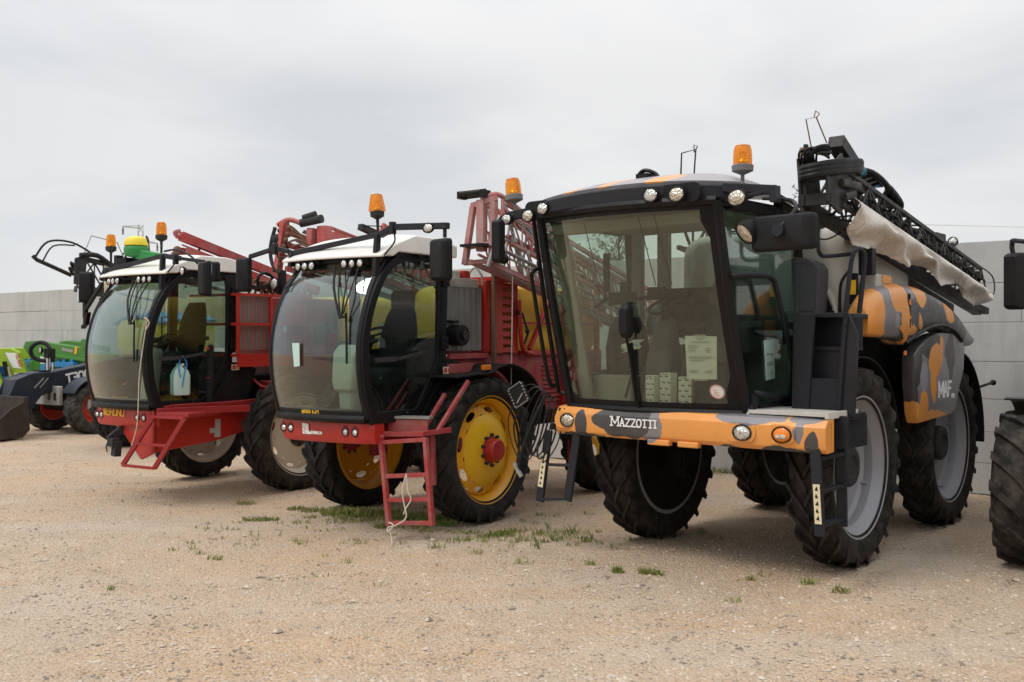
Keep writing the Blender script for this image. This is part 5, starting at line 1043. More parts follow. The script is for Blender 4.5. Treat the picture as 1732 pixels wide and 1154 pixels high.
def big_boom(x, y0, mirror, low):
    """folded lattice boom running back from its upright head; low = drop of the whole boom"""
    mb = MB(); m = mirror; f = lambda a, y, z: V(x + m*a, y0 + y, z - low)
    mb.bar(f(.12,.0,2.88), f(.10,4.4,1.98), .045, .05); mb.bar(f(-.16,.05,2.90), f(-.16,4.4,1.98), .045, .05)
    mb.bar(f(.10,.35,3.56), f(.10,4.5,2.56), .045, .045); mb.bar(f(-.16,.35,3.56), f(-.16,4.5,2.56), .045, .045)
    o = mb.build('boom', M['pinkgrey'], B); 
    mb = MB()
    for k in range(9):
        a, b = k/9, (k+1)/9
        for xx in (.10,-.16): mb.bar(f(xx,lerp(.35,4.5,a),lerp(3.56,2.56,a)), f(xx,lerp(.2,4.4,b),lerp(2.86,1.98,b)), .02, .02); mb.bar(f(xx,lerp(.35,4.5,b),lerp(3.56,2.56,b)), f(xx,lerp(.2,4.4,b),lerp(2.86,1.98,b)), .02, .02)
    for dz, dx in ((.06,.22),(.12,.20),(.20,.03),(.25,-.2),(.30,.18),(.38,.05),(.44,.22),(.50,.2),(.56,-.1),(.62,.1)): mb.tube([f(dx,.25,3.44-dz), f(dx,4.4,2.52-dz)], .013, 6)
    for k in range(16): y_ = .35+.25*k; dz = .10+.1*(k%4); mb.bar(f(.2,y_,3.40-dz-.22*y_), f(.2,y_+.22,3.05-dz-.22*y_), .018, .018); mb.box(f(.22,y_,3.28-dz*.6-.225*y_), (.04,.06,.05))
    mb.build('boom_lattice', M['steel'], o)
    mb = MB(); r_ = random.Random(77)
    for k in range(20):
        a, b = k/20, (k+1)/20
        for xx, za, zb in ((.22,3.40,2.46),(-.24,3.3,2.38)):
            mb.bar(f(xx,lerp(.3,4.4,a),lerp(za,zb,a)), f(xx,lerp(.3,4.4,b),lerp(za-.30,zb-.30,b)), .016, .016); mb.bar(f(xx,lerp(.3,4.4,b),lerp(za,zb,b)), f(xx,lerp(.3,4.4,b),lerp(za-.30,zb-.30,b)), .014, .014)
    for xx, za, zb in ((.22,3.40,2.46),(.22,3.10,2.16),(-.24,3.3,2.38),(-.24,3.0,2.08)): mb.bar(f(xx,.3,za), f(xx,4.4,zb), .026, .026)
    mb.bar(f(.2,.15,3.5), f(.22,1.4,2.75), .03, .03); mb.bar(f(.2,.6,3.42), f(.22,1.7,2.66), .025, .025)
    mb.build('boom_lattice', M['pinkgrey'], o)
    mb = MB(); mb.bar(f(0,.45,3.45), f(0,2.4,2.98), .10, .11); mb.bar(f(.02,.5,3.2), f(.02,4.4,2.3), .05, .06); mb.bar(f(.14,.9,3.38), f(.14,2.2,2.7), .05, .05); mb.build('boom_beam', M['redold'], o, bevel=.006)
    mb = MB()   # upright head
    mb.bar(f(-.18,-.02,2.86), f(-.08,.0,3.50), .06, .06); mb.bar(f(.02,.02,3.0), f(.02,.02,3.56), .10, .08); mb.bar(f(.16,.05,2.9), f(.16,.05,3.58), .07, .07); mb.bar(f(.24,.1,3.0), f(.24,.1,3.56), .03, .03)
    mb.bar(f(-.20,0,2.88), f(.2,.05,2.90), .06, .05); mb.bar(f(-.2,0,3.05), f(.2,0,3.08), .05, .05); mb.bar(f(-.1,0,3.5), f(.2,.05,3.57), .06, .06); mb.tube([f(.02,0,3.56),f(.16,.1,3.62),f(.2,.3,3.55),f(.2,.5,3.48)], .03, 8, 4); mb.build('boom_head', M['pinkgrey'], o, bevel=.005)
    mb = MB(); mb.tube([f(-.22,-.06,3.63),f(.10,-.02,3.64)], .033, 12); mb.tube([f(-.22,.04,3.61),f(.1,.06,3.62)], .024, 10); mb.box(f(-.22,-.02,3.62),(.05,.12,.08)); mb.box(f(.08,.0,3.62),(.05,.14,.08)); mb.box(f(.0,.0,3.06),(.3,.3,.03)); mb.ball(f(.22,.15,2.92),.06); mb.ball(f(.2,1.1,2.95),.05); mb.build('boom_roller', M['black'], o)
    mb = MB(); mb.tube([f(.22,.05,3.35),f(.25,-.02,3.15),f(.22,-.08,2.95),f(.20,-.12,2.82)], .02, 8, 4); mb.tube([f(.2,.3,3.4),f(.22,.9,3.1),f(.24,1.3,2.9),f(.22,1.8,2.84)], .018, 6, 4); mb.tube([f(.2,.5,3.36),f(.24,1.2,2.98),f(.22,1.7,2.78)], .018, 6, 4); mb.build('boom_hoses', M['steel'], o)
    return o
big_boom(.95, -.06, 1, .06)
# the left boom shows its folding knuckle
mb = MB(); f = lambda a, y, z: V(-1.08 + a, y, z - .05)
mb.bar(f(.0,-.62,2.8), f(.02,-.60,3.32), .09, .09); mb.bar(f(.17,-.55,2.8), f(.17,-.55,3.34), .13, .12); mb.bar(f(-.10,-.5,2.8), f(-.02,-.5,3.3), .05, .05)
mb.bar(f(.12,-.4,3.22), f(.12,3.2,2.45), .12, .16); mb.bar(f(.1,-.4,2.98), f(.1,3.2,2.2), .08, .08); mb.bar(f(.0,-.3,3.36), f(.05,2.0,2.9), .035, .035); mb.prism([(.05,3.05),(.45,3.0),(.42,3.36),(.30,3.40),(.20,3.2)], 'x', -.80, -.76); mb.bar(f(.2,.0,3.2), f(.2,.5,3.38), .03, .03)
for k, (a, z) in enumerate(((-.32,3.30),(-.30,3.15),(-.30,3.0),(-.26,2.86))): mb.bar(f(a,-.75,z), f(a+.25,.2,z-.22), .05, .06)
mb.bar(f(-.36,-.78,2.84), f(-.24,-.78,3.40), .07, .09); mb.tube([f(-.34,-.8,3.36),f(-.2,-.75,3.42),f(-.05,-.65,3.36)], .03, 8, 4)
obl = mb.build('boom', M['redfade'], B, bevel=.006)
mb = MB(); mb.tube([f(-.10,-.66,3.38),f(.18,-.60,3.42)], .05, 12); mb.tube([f(-.06,-.66,3.44),f(.1,-.62,3.48)], .035, 10); mb.tube([f(-.38,-.8,3.34),f(-.44,-.82,3.1),f(-.40,-.82,2.9),f(-.3,-.8,2.8)], .022, 8, 4); mb.ball(f(-.35,-.8,3.2),.06); mb.box(f(.25,.2,3.32),(.08,.5,.07), (-.22,0,0)); mb.bar(f(.3,-.1,3.38),f(.3,.5,3.42),.012); mb.bar(f(-.3,-.82,3.3),f(-.2,-.6,2.8),.03); mb.build('boom_knuckle', M['innerdark'], obl)
mb = MB(); r9 = random.Random(31)
for k in range(12):
    a, z = r9.uniform(-.3,.2), r9.uniform(2.85,3.3); mb.tube([f(a,-.62,z), f(a+.05,.3,z-.16), f(a+.08,1.6,z-.45)], .013, 6, 3)
for k in range(10): y = -.35+.2*k; mb.bar(f(.13,y,3.28-.215*(y+.4)), f(.13,y+.02,2.98-.215*(y+.4)), .03); mb.box(f(.2,y,3.16-.215*(y+.4)), (.05,.07,.06))
mb.build('pipe_run', M['steel'], obl)
mb = MB()
for k in range(6): a = -.34+.06*k; mb.tube([f(a,-.8,3.3-.05*k),f(a+.1,-.72,3.36-.06*k),f(a+.25,-.6,3.2-.05*k),f(a+.3,-.4,3.1-.06*k)], .014, 6, 4)
for k in range(7): mb.ball(f(-.32+.03*k,-.8,2.9+.07*k), .028, 8, 6)
mb.build('knuckle_hoses', M['rust'], obl)
# guard cord in front of the slotted panel
mb = MB(); mb.tube([(.96,.56,2.72),(.955,.55,2.0),(.95,.53,.95)], .007, 6); mb.build('tension_cord', M['cable'], B)
mb = MB(); P = [V(-.14,-1.752,1.95), V(-.03,-1.757,1.95), V(-.02,-1.762,1.72), V(-.10,-1.762,1.71)]
mb.add(P + [p + V(0,.003,0) for p in P], [(0,1,2,3),(7,6,5,4),(0,4,5,1),(1,5,6,2),(2,6,7,3),(3,7,4,0)])
def onT(o, T): o.location = T.location; o.rotation_euler = T.rotation_euler; return o
pp = onT(mb.build('paper_sheet', M['mint']), B); tag(pp, 'small pale note stuck to the curved windscreen of the golden wheeled red sprayer', 'paper sheet')
mb = MB(); L0 = V(.98,-1.28,.60); mb.tube([V(.96,-1.27,.66),V(.95,-1.32,.5),V(.97,-1.31,.36),V(1.0,-1.32,.24),V(.9,-1.36,.16),V(.8,-1.36,.13),V(.84,-1.40,.10),V(.88,-1.37,.16),V(.80,-1.35,.18)], .007, 6, 6)
mb.tube([V(.96,-1.27,.66),V(1.0,-1.29,.5),V(1.03,-1.28,.42),V(.99,-1.31,.33),V(.96,-1.31,.27)], .007, 6, 6); mb.tube([V(.82,-1.36,.12),V(.9,-1.42,.05),V(.98,-1.5,.02),V(1.05,-1.6,.015)], .006, 6, 5)
rp = onT(mb.build('rope', M['rope']), B); tag(rp, 'cream rope hanging in loops from the red ladder beside the golden wheel', 'rope')

# ---- extras of the cream wheeled sprayer
mb = MB(); f = lambda a, y, z: V(-.42 + a, y, z)
mb.bar(f(.0,-.75,3.38), f(.1,1.6,2.72), .10, .12); mb.bar(f(-.14,-.60,3.2), f(-.05,1.6,2.6), .06, .07); mb.bar(f(.02,-.66,3.2), f(.1,1.6,2.55), .08, .08); mb.bar(f(-.14,-.6,3.05), f(-.05,1.6,2.45), .06, .06); mb.tube([f(-.02,-.78,3.36),f(.0,-.84,3.42),f(.04,-.78,3.44)], .03, 8, 3)
for k in range(5): mb.bar(f(-.14,-.5+.35*k,3.02-.09*k), f(.02,-.4+.35*k,3.32-.1*k), .03)
mb.bar(f(-.2,-.62,2.85), f(-.16,-.62,3.24), .08, .08); obC = mb.build('boom', M['redold'], C, bevel=.006)
mb = MB(); mb.tube([f(-.2,-.66,3.2),f(-.28,-.7,3.1),f(-.24,-.7,2.98)], .04, 8, 3); mb.ball(f(-.18,-.68,3.2),.06); mb.ball(f(-.22,-.68,3.0),.05); mb.build('boom_knuckle', M['rust'], obC)
mb = MB()
for k in range(7): mb.tube([f(-.16+.04*k,-.62,3.28-.05*k), f(-.1+.04*k,.6,2.95-.05*k), f(-.06+.04*k,1.6,2.66-.05*k)], .012, 6, 3)
mb.build('pipe_run', M['pinkgrey'], obC)
mb = MB(); mb.bar((.28,-1.92,1.03),(-.02,-2.28,.48),.04,.055) if False else None
mb = MB(); mb.bar((.70,-1.90,1.06),(.30,-2.05,.47),.04,.055); mb.bar((1.18,-1.80,1.06),(.80,-1.95,.46),.04,.055)
for t in (.0,.55,1.0): mb.bar(V(.70,-1.90,1.06).lerp(V(.30,-2.05,.47), t), V(1.18,-1.80,1.06).lerp(V(.80,-1.95,.46), t), .05, .03)
mb.box((.94,-1.68,1.09),(.50,.30,.05), (0,0,R(12))); mb.bar((.7,-1.85,1.12),(1.1,-.8,1.12),.05,.08); mb.build('ladder', M['redchassis'], C, bevel=.005)
mb = MB(); mb.tube([(.72,-1.12,1.15),(.75,-1.13,1.45),(.75,-1.13,1.87)], .042, 10); mb.ball((.75,-1.13,1.88),.042); lv = mb.build('grab_post', M['plastic'], C)
mb = MB(); mb.ball((.75,-1.17,1.87),.022); mb.bar((.715,-1.165,1.50),(.785,-1.165,1.51),.008,.012); mb.build('red_button', M['red'], lv)
mb = MB(); mb.bar((-.02,-1.75,.95),(-.08,-2.0,.75),.07,.09); mb.box((-.02,-1.98,.72),(.12,.10,.10)); mb.bar((.02,-1.95,.74),(.0,-1.96,.55),.09,.09); mb.tube([(-.06,-2.02,.75),(-.08,-2.04,.66),(-.07,-2.03,.6)], .01, 5); mb.build('tow_coupling', M['innerdark'], C, bevel=.01)
mb = MB(); mb.lathe([(.06,0),(.14,.02),(.155,.08),(.155,.12),(.14,.15)], c=(-.36,-1.45,3.04), axis='z', n=28); mb.box((-.15,-1.40,3.05),(.34,.16,.13), (0,.2,.2)); mb.box((.02,-1.38,3.0),(.14,.1,.1)); rc = mb.build('receiver', M['jdgreen'], C, bevel=.015)
mb = MB(); mb.lathe([(.152,.152),(.15,.20),(.125,.245),(.07,.27),(0,.278)], c=(-.36,-1.45,3.04), axis='z', n=28); mb.build('receiver_dome', M['jdyellow'], rc)
mb = MB(); mb.box((-.34,-1.4,2.98),(.16,.14,.14)); mb.tube([(-.1,-1.45,3.22),(-.13,-1.46,3.3),(-.08,-1.46,3.26),(-.07,-1.45,3.1),(-.05,-1.45,3.0)], .008, 5, 4); mb.box((-.55,-1.5,2.98),(.2,.1,.12)); mb.box((-.7,-1.5,3.0),(.07,.08,.16)); mb.build('receiver_bracket', M['black'], rc)
mb = MB(); mb.tube([V(.76,-2.02,2.22),V(.70,-2.08,1.6),V(.62,-2.06,1.0),V(.50,-2.06,.72)], .007, 6, 5); mb.tube([V(.70,-2.0,2.18),V(.76,-2.05,2.24),V(.80,-2.02,2.18),V(.75,-2.03,2.10)], .008, 6, 4)
rp = onT(mb.build('rope', M['rope']), C); tag(rp, 'pale taut rope hanging down beside the door of the cream wheeled red sprayer', 'rope')
mb = MB(); mb.loft([[(p[0], p[1], z) for p in rbox((0,0), (w_, .16), .05, 4)] for z, w_ in ((0,.20),(.02,.22),(.24,.22),(.30,.17),(.36,.07),(.39,.06))])
jg = mb.build('jug', M['mint'], bevel=.004); jg.location = (Matrix.Translation(C.location) @ Matrix.Rotation(R(-35),4,'Z')) @ V(.575,-1.50,1.30); jg.rotation_euler = (0,0,R(40)); tag(jg, 'pale mint plastic jug with a blue cord behind the red sprayer door glass', 'jug')
mb = MB(); mb.tube([(-.03,-.09,.22),(-.05,-.08,.36),(0,-.07,.48),(.05,-.08,.38),(.02,-.09,.28),(-.01,-.09,.1)], .008, 6, 5); mb.build('cord', M['bluecord'], jg)
# ------------------------------------------------------------------ sprayer half hidden behind the left one
D4 = thing('field_sprayer', 'sprayer with a black boom and yellow tank, mostly hidden behind the leftmost red sprayer', 'field sprayer', (-7.75, 17.5, 0), R(-36))
w = make_wheel('w', D4, rim_mb(.52, .36, [(.45,.0),(.3,.05),(0,.06)]), M['yellow'], tyre_mb(.74, .38, .51, 18, .035, .05), M['tyre'], MB().lathe([(.12,.05),(.12,.12),(0,.13)], n=24), M['innerdark'])
place_wheels(w, [(1.75,1.2,0),(-.05,1.2,0),(1.75,4.0,0),(-.05,4.0,0)], .74, D4)
mb = MB(); mb.bar((.4,.6,1.05),(.4,4.6,1.05),.12,.2); mb.bar((1.3,.6,1.05),(1.3,4.6,1.05),.12,.2); mb.bar((-.05,1.2,.9),(1.75,1.2,.9),.14,.14); mb.bar((-.05,4.0,.9),(1.75,4.0,.9),.14,.14); mb.box((.85,2.5,1.3),(1.2,3.2,.4)); mb.build('chassis', M['underside'], D4, bevel=.02)
mb = MB(); mb.loft([[(.55+p[0], y, p[1]) for p in rbox((-.1,2.0),(1.35*s_,.72*s_),.2*s_,6)] for y, s_ in ((.95,.8),(1.05,.96),(1.2,1),(2.0,1),(2.2,.95),(2.3,.8))]); tk4 = mb.build('tank', M['paleyellow'], D4, ang=50)
mb = MB(); mb.shell([[(.45+.72*u, 1.0+1.2*v, 2.34+.14*(1-u*u)-.25*max(0,.25-v)) for u in [-1+i/5 for i in range(11)]] for v in [j/8 for j in range(9)]], .05); mb.build('hood', M['bluehood'], D4)
mb = MB(); fz = lambda a, y, z: V(.12+a, y, z - .15*y)
truss(mb, [(fz(.14,.1,3.42), fz(.14,4,3.42)), (fz(.14,.1,2.92), fz(.14,4,2.92)), (fz(-.14,.1,2.92), fz(-.14,4,2.92)), (fz(-.14,.1,3.42), fz(-.14,4,3.42))], 11, .022, .012)
mb.prism([(-.10,2.94),(.10,2.90),(.14,3.36),(.05,3.44),(-.08,3.38)], 'x', .24, .27); mb.bar(fz(.1,-.05,2.85), fz(.1,4.2,2.85), .1, .1); ob4 = mb.build('boom', M['darksteel'], D4, bevel=.004)
mb = MB(); mb.shell([[fz(.17+.02*sin(9*v+4*u), .45+3.4*v, 3.36-.62*u+.015*sin(20*v)) for u in [i/6 for i in range(7)]] for v in [j/24 for j in range(25)]], .006); mb.build('boom_cover', M['ivory'], ob4)
mb = MB(); mb.tube([fz(-.1,.0,3.1),fz(-.34,-.5,3.28),fz(-.38,-.55,3.34)], .035, 8); mb.tube([fz(-.36,-.52,3.32),fz(-.25,-.35,3.62),fz(.0,-.05,3.66),fz(.14,.3,3.50)], .02, 6, 5); mb.tube([fz(-.28,-.42,3.28),fz(-.2,-.28,3.56),fz(.0,.0,3.62)], .015, 6, 4); mb.tube([fz(.1,.9,3.4),fz(.1,.95,3.72),fz(.12,1.15,3.80),fz(.12,1.4,3.50)], .022, 6, 4); mb.tube([fz(.1,.85,3.4),fz(.1,.87,3.66),fz(.1,1.1,3.76)], .016, 6, 3)
for k in range(2): mb.tube([fz(0,-.02,3.2-.1*k),fz(.05,-.1-.03*k,3.3-.1*k),fz(.15,.0,3.2-.08*k)], .025, 6, 3)
mb.tube([fz(.16,.0,3.44),fz(.2,.3,3.5),fz(.2,.6,3.36)], .045, 8, 4); mb.build('boom_hoses', M['hose'], ob4)
mb = MB(); mb.tube([fz(.0,.15,3.46),fz(.02,.3,3.86),fz(.1,.75,3.84),fz(.12,.95,3.44)], .010, 5); mb.build('wire_hoop', M['steel'], ob4)

# ------------------------------------------------------------------ telehandler
D = thing('telehandler', 'black telehandler with a worn bucket and orange red rims beside the leftmost sprayer', 'telehandler', (-9.48, 21.35, 0), R(-36))
w = make_wheel('w', D, rim_mb(.33, .42, [(.27,-.02),(.2,.02),(.12,.04),(0,.05)]), M['redrim'], tyre_mb(.55, .44, .32, 16, .018, .075, .25), M['tyregrey'], MB().lathe([(.11,.03),(.11,.11),(.09,.13),(0,.13)], n=24), M['innerdark'])
place_wheels(w, [(.86,0,0),(-.80,0,0),(.86,2.6,0),(-.80,2.6,0)], .55, D)
mb = MB(); mb.box((.1,1.4,.75),(1.1,3.4,.5)); mb.box((0,0,.6),(1.2,.3,.3)); mb.build('chassis', M['underside'], D, bevel=.03)
mb = MB(); mb.box((.05,-.50,.80),(.95,.10,.40)); fp = mb.build('front_plate', M['greyplate'], D, bevel=.02)
mb = MB()
for x in (.15,.38): mb.prism(rbox((x,.78),(.10,.17),.045,5), 'y', -.556, -.551)
mb.build('opening', M['black'], fp)
mb = MB(); mb.box((.93,-.10,.62),(.10,.14,.2)); mb.box((1.13,-.42,.50),(.22,.10,.20)) if False else None; mb.build('axle_lamp', M['greyplate'], D)
mb = MB(); mb.shell([[(x, .62*cos(a), .55+.64*sin(a)) for x in (.60,.85,1.09)] for a in [R(150-110*i/12) for i in range(13)]], .02); mb.build('mudguard', M['navy'], D)
mb = MB(); mb.bar((.1,-.75,1.05),(.1,4.2,1.90),.36,.42); mb.bar((.1,-.75,1.07),(.1,-.95,1.03),.42,.50); bo = mb.build('boom', M['navy'], D, bevel=.03)
mb = MB(); q = V(0,4.95,.85).normalized(); letters(mb, 'T300', V(.2815,-.22,1.06), q, V(0,-q.z,q.y), .17, .62, .2, .24, False, .006); mb.build('lettering', M['whitetext'], bo)
mb = MB(); mb.prism([(-1.02,1.28),(-.62,1.30),(-.70,.95),(-1.15,.42),(-1.42,.10),(-1.62,.18),(-1.55,.70),(-1.35,1.16)], 'x', .30, .36); mb.prism([(-1.02,1.28),(-.62,1.30),(-.70,.95),(-1.15,.42),(-1.42,.10),(-1.62,.18),(-1.55,.70),(-1.35,1.16)], 'x', -.16, -.10); mb.prism([(-1.35,1.16),(-1.02,1.26),(-1.1,.9),(-1.5,.6)], 'x', -.10, .30)
hd_ = mb.build('boom_head', M['navy'], D, bevel=.015)
mb = MB(); mb.bar((.365,-.78,1.18),(.365,-.98,.98),.01,.03); mb.bar((.365,-.68,1.18),(.365,-.86,.98),.01,.02); mb.build('stripe', M['steel'], hd_)
mb = MB(); 
for k in range(4): mb.box((.363, -1.30+.05*k, .55-.05*k+.02*(k%2)), (.008,.03,.03))
mb.build('yellow_mark', M['yellowtext'], hd_)
mb = MB(); prof = [(-1.50,.80),(-1.46,.20),(-1.60,.06),(-2.35,.03),(-2.36,.06),(-1.68,.16),(-1.56,.28),(-1.58,.80)]
mb.prism(prof, 'x', -1.1, 1.1); side_ = [(-1.50,.80),(-1.46,.20),(-1.60,.06),(-2.35,.03),(-2.30,.25),(-1.85,.62)]
for x in (-1.1, 1.07): mb.prism(side_, 'x', x-.002, x+.032)
mb.bar((-1.1,-1.53,.82),(1.1,-1.53,.82),.10,.05); mb.build('bucket', M['bucket'], D, bevel=.008)
mb = MB(); mb.box((-.5,3.3,1.4),(.8,1.3,1.1)); mb.box((-.5,3.3,2.0),(.86,1.3,.1)); mb.box((.75,2.2,1.0),(.5,1.4,.5)); mb.build('cab', M['navy'], D, bevel=.06)
mb = MB(); mb.tube([(.12,-.55,1.28),(.12,-.55,1.62)], .04, 8); mb.tube([(.22,-.50,1.28),(.22,-.5,1.7)], .025, 6); mb.build('cylinder_rod', M['chrome'], D)
mb = MB(); mb.tube([(.22,-.5,1.50),(.22,-.55,1.72),(.12,-.6,1.88),(-.02,-.7,1.9),(-.14,-.78,1.78),(-.14,-.75,1.62),(-.05,-.65,1.54),(.1,-.55,1.52)], .045, 8, 5); mb.box((.18,-.55,1.68),(.16,.16,.2)); mb.box((0,-.62,1.28),(.34,.2,.1)); mb.build('hydraulic_hose', M['hose'], D)
lamp(D, (.08,-.7,1.74), .07, 'work_light', 'lens', depth=.06, sx=.7)

# ------------------------------------------------------------------ loaders and blue implement at the far left
def loader(name, label, cat, loc, rz, mat, arm, w=.16, th=.03):
    t = thing(name, label, cat, loc, rz)
    for s in (0, -1.15):
        mb = MB(); mb.prism(arm, 'y', s - w/2, s + w/2); mb.build('arm', mat, t, bevel=.02)
    return t
E_ = thing('front_loader', 'lime green tractor loader arm bent down, with a white and red decal', 'loader', (-11.75, 23.6, 0), R(8))
for y in (0, .95):
    mb = MB(); mb.prism([(-2.2,1.55),(-.75,1.72),(-.50,1.76),(-.10,1.76),(.10,1.66),(.32,1.0),(.22,.55),(-.02,.62),(-.18,1.25),(-.42,1.46),(-2.2,1.3)], 'y', y-.09, y+.09); ar = mb.build('arm', M['lime'], E_, bevel=.02)
    if y == 0:
        mb = MB(); mb.prism([(-.22,1.66),(.05,1.64),(.15,1.28),(-.05,1.30)], 'y', -.096, -.092); dc = mb.build('white_decal', M['paper'], ar); mb = MB(); letters(mb, 'CLAAS', (.02,-.0985,1.60), V(.27,0,-.95), V(.95,0,.27), .075, .62, .2, .2, False, .003); mb.build('lettering', M['redink'], dc)
        mb = MB(); mb.prism([(-.02,1.18),(.12,1.15),(.20,.9),(.06,.92)], 'y', -.096, -.092); dc = mb.build('white_decal', M['paper'], ar); mb = MB(); mb.bar((.07,-.098,1.1),(.12,-.098,.96),.012,.003); mb.build('printed_lines', M['ink'], dc)
mb = MB(); mb.bar((-1.1,.0-.15,1.42),(-.15,-.15,1.36),.07,.07); mb.bar((-.2,-.15,1.40),(-.02,-.15,.75),.06,.06); mb.bar((-.45,-.14,1.35),(-.1,-.14,.5),.16,.1); mb.build('linkage', M['lime'], E_, bevel=.01)
mb = MB(); mb.bar((-.12,-.2,1.32),(.04,-.2,.7),.05,.05); mb.build('hydraulic_ram', M['chrome'], E_); mb = MB(); mb.bar((-.2,-.2,1.45),(-.13,-.2,1.1),.08,.08); mb.tube([(-.9,-.16,1.55),(-.8,-.18,1.66),(-.7,-.16,1.5)], .03, 6, 3); mb.build('ram_barrel', M['black'], E_)
mb = MB(); mb.box((.2,.47,.6),(.16,1.3,.5)); mb.build('tool_carrier', M['innerdark'], E_, bevel=.02)
mb = MB(); mb.box((-3.2,.5,1.2),(2.4,.8,.8)); mb.build('bonnet', M['lime'], E_, bevel=.12, seg=4)
w = make_wheel('w', E_, rim_mb(.38,.4,[(.3,0),(0,.04)]), M['white'], tyre_mb(.62,.42,.37,16,.03,.05), M['tyre'], MB().lathe([(.1,0),(.1,.1),(0,.1)],n=20), M['innerdark']); w.rotation_euler=(0,0,R(90)); w.location=(-2.9,1.4,.6)
for y in (-.4,):
    c = copy_tree(w, E_); c.location=(-2.9,y,.6); c.rotation_euler=(0,0,R(-90))
F_ = thing('front_loader', 'dark green tractor loader arms raised level, with an orange mark, behind the telehandler', 'loader', (-11.45, 24.0, 0), R(-25))
for y in (0, 1.0):
    mb = MB(); mb.prism([(-.38,1.78),(-.30,1.92),(.0,1.94),(1.6,1.78),(2.6,1.62),(2.6,1.30),(1.75,1.36),(1.35,1.05),(1.15,1.10),(.95,1.45),(.45,1.48),(.15,1.2),(-.05,1.22),(-.10,1.52)], 'y', y-.09, y+.09); ar = mb.build('arm', M['green'], F_, bevel=.02)
    if y == 0:
        mb = MB(); mb.prism([(.22,1.56),(.48,1.56),(.46,1.40),(.24,1.38)], 'y', -.097, -.092); mb.build('white_decal', M['paper'], ar); mb = MB(); mb.prism([(.95,1.78),(1.32,1.72),(1.31,1.66),(.95,1.70)], 'y', -.097, -.092); mb.build('grey_decal', M['steel'], ar); mb = MB(); mb.prism([(1.38,1.80),(1.46,1.79),(1.43,1.62),(1.35,1.63)], 'y', -.099, -.092); mb.build('orange_mark', M['orangeyellow'], ar)
mb = MB(); mb.bar((.3,-.13,1.62),(1.8,-.13,1.48),.06,.07); mb.lathe([(.12,-.1),(.12,.1)], c=(1.65,0,1.86), axis='y', n=16); mb.build('linkage', M['green'], F_, bevel=.01)
mb = MB(); mb.box((-.1,.5,1.3),(.14,1.2,.3)); mb.box((2.3,.5,.8),(.3,.5,1.2)); mb.build('tool_carrier', M['green'], F_, bevel=.02)
Bi = thing('harrow', 'bright blue folded field implement behind the lime green loader', 'farm implement', (-12.3, 24.6, 0), R(-34))
mb = MB(); r8 = random.Random(8)
for z in (.55,1.0,1.42): mb.bar((-2.2,0,z),(2.6,0,z-.05),.12,.12)
for k in range(16): x = -2.1+.3*k; mb.bar((x,.0,.5),(x+.1*r8.random(),.05,1.5),.09,.1); mb.tube([(x,-.1,1.0),(x+.05,-.3,.75),(x+.1,-.25,.35),(x+.15,-.1,.15)], .04, 6, 3)
for k in range(9): mb.box((-2+.5*k,-.06,.9+.35*r8.random()),(.22,.2,.22))
mb.build('frame', M['blueimp'], Bi, bevel=.01)

# ------------------------------------------------------------------ tractor at the right edge
G = thing('tractor', 'dark machine with a dusty chevron tyre, black mudguard and tall mirror at the right edge', 'tractor', (4.68, 8.76, 0), R(-36))
w = make_wheel('w', G, rim_mb(.42, .52, [(.35,-.05),(.25,.0),(0,.02)]), M['silver'], tyre_mb(.69, .56, .41, 15, .045, .07, .42, .03), rubber('muddy_tyre_rubber', .005, .016, (.2,.165,.13), .38), MB().lathe([(.14,0),(.14,.1),(0,.1)], n=24), M['innerdark'])
place_wheels(w, [(-.05,.02,0),(1.75,.02,0)], .69, G)
w2 = make_wheel('w', G, rim_mb(.55, .6, [(.45,-.05),(.3,.0),(0,.02)]), M['silver'], tyre_mb(.92, .62, .54, 16, .05, .07), M['tyre'], MB().lathe([(.16,0),(.16,.1),(0,.1)], n=24), M['innerdark'])
place_wheels(w2, [(1.8,2.6,0),(-.1,2.6,0)], .92, G)
mb = MB(); mb.shell([[(x, .78*cos(a)*1.0, .72+.75*sin(a)) for x in (-.30,-.26,0,.26)] for a in [R(98-75*i/8) for i in range(9)]], .015); mb.bar((.2,-.4,1.36),(.75,-.2,1.2),.05,.05); mb.build('mudguard', M['black'], G)
mb = MB(); mb.loft([[(.85+p[0], y, p[1]) for p in rbox((0,z_),(.85*s_,.75*s_),.15,5)] for y, s_, z_ in ((-.9,.8,1.2),(-.75,1,1.25),(.9,1.05,1.35),(1.2,1.05,1.38))]); mb.build('bonnet', M['charcoal'], G, ang=50)
mb = MB(); mb.box((.85,.8,.85),(.5,2.8,.4)); mb.bar((0,.02,.7),(1.7,.02,.7),.2,.2); mb.bar((0,2.6,.92),(1.7,2.6,.92),.25,.25); mb.build('chassis', M['underside'], G, bevel=.02)
mb = MB()
for x, y in ((.15,1.15),(1.55,1.15),(.15,2.7),(1.55,2.7)): mb.bar((x,y,1.1),(x+(.85-x)*.08,y,2.75),.09,.09)
mb.box((.85,1.9,2.8),(1.5,1.8,.16)); mb.box((.85,1.9,1.15),(1.5,1.6,.5)); cbg = mb.build('cab_frame', M['black'], G, bevel=.04)
mb = MB(); mb.prism([(.25,1.42),(1.45,1.42),(1.42,2.7),(.28,2.7)], 'y', 1.13, 1.136); mb.build('windscreen', M['glassD'], cbg)
m_ = mirror_head(G, (-.13,-.52,2.48), (.15,.48,.10), -.45)
mb = MB(); mb.tube([(-.16,-.50,2.70),(-.17,-.50,2.80),(-.10,-.48,2.82),(.25,.9,2.80),(.30,1.1,2.78)], .02, 8, 4); mb.build('mirror_arm', M['charcoal'], G)
mb = MB(); mb.tube([(-.02,-.05,1.5),(-.02,-.0,1.75),(.0,.02,1.95)], .022, 6); mb.build('fender_post', M['black'], G)

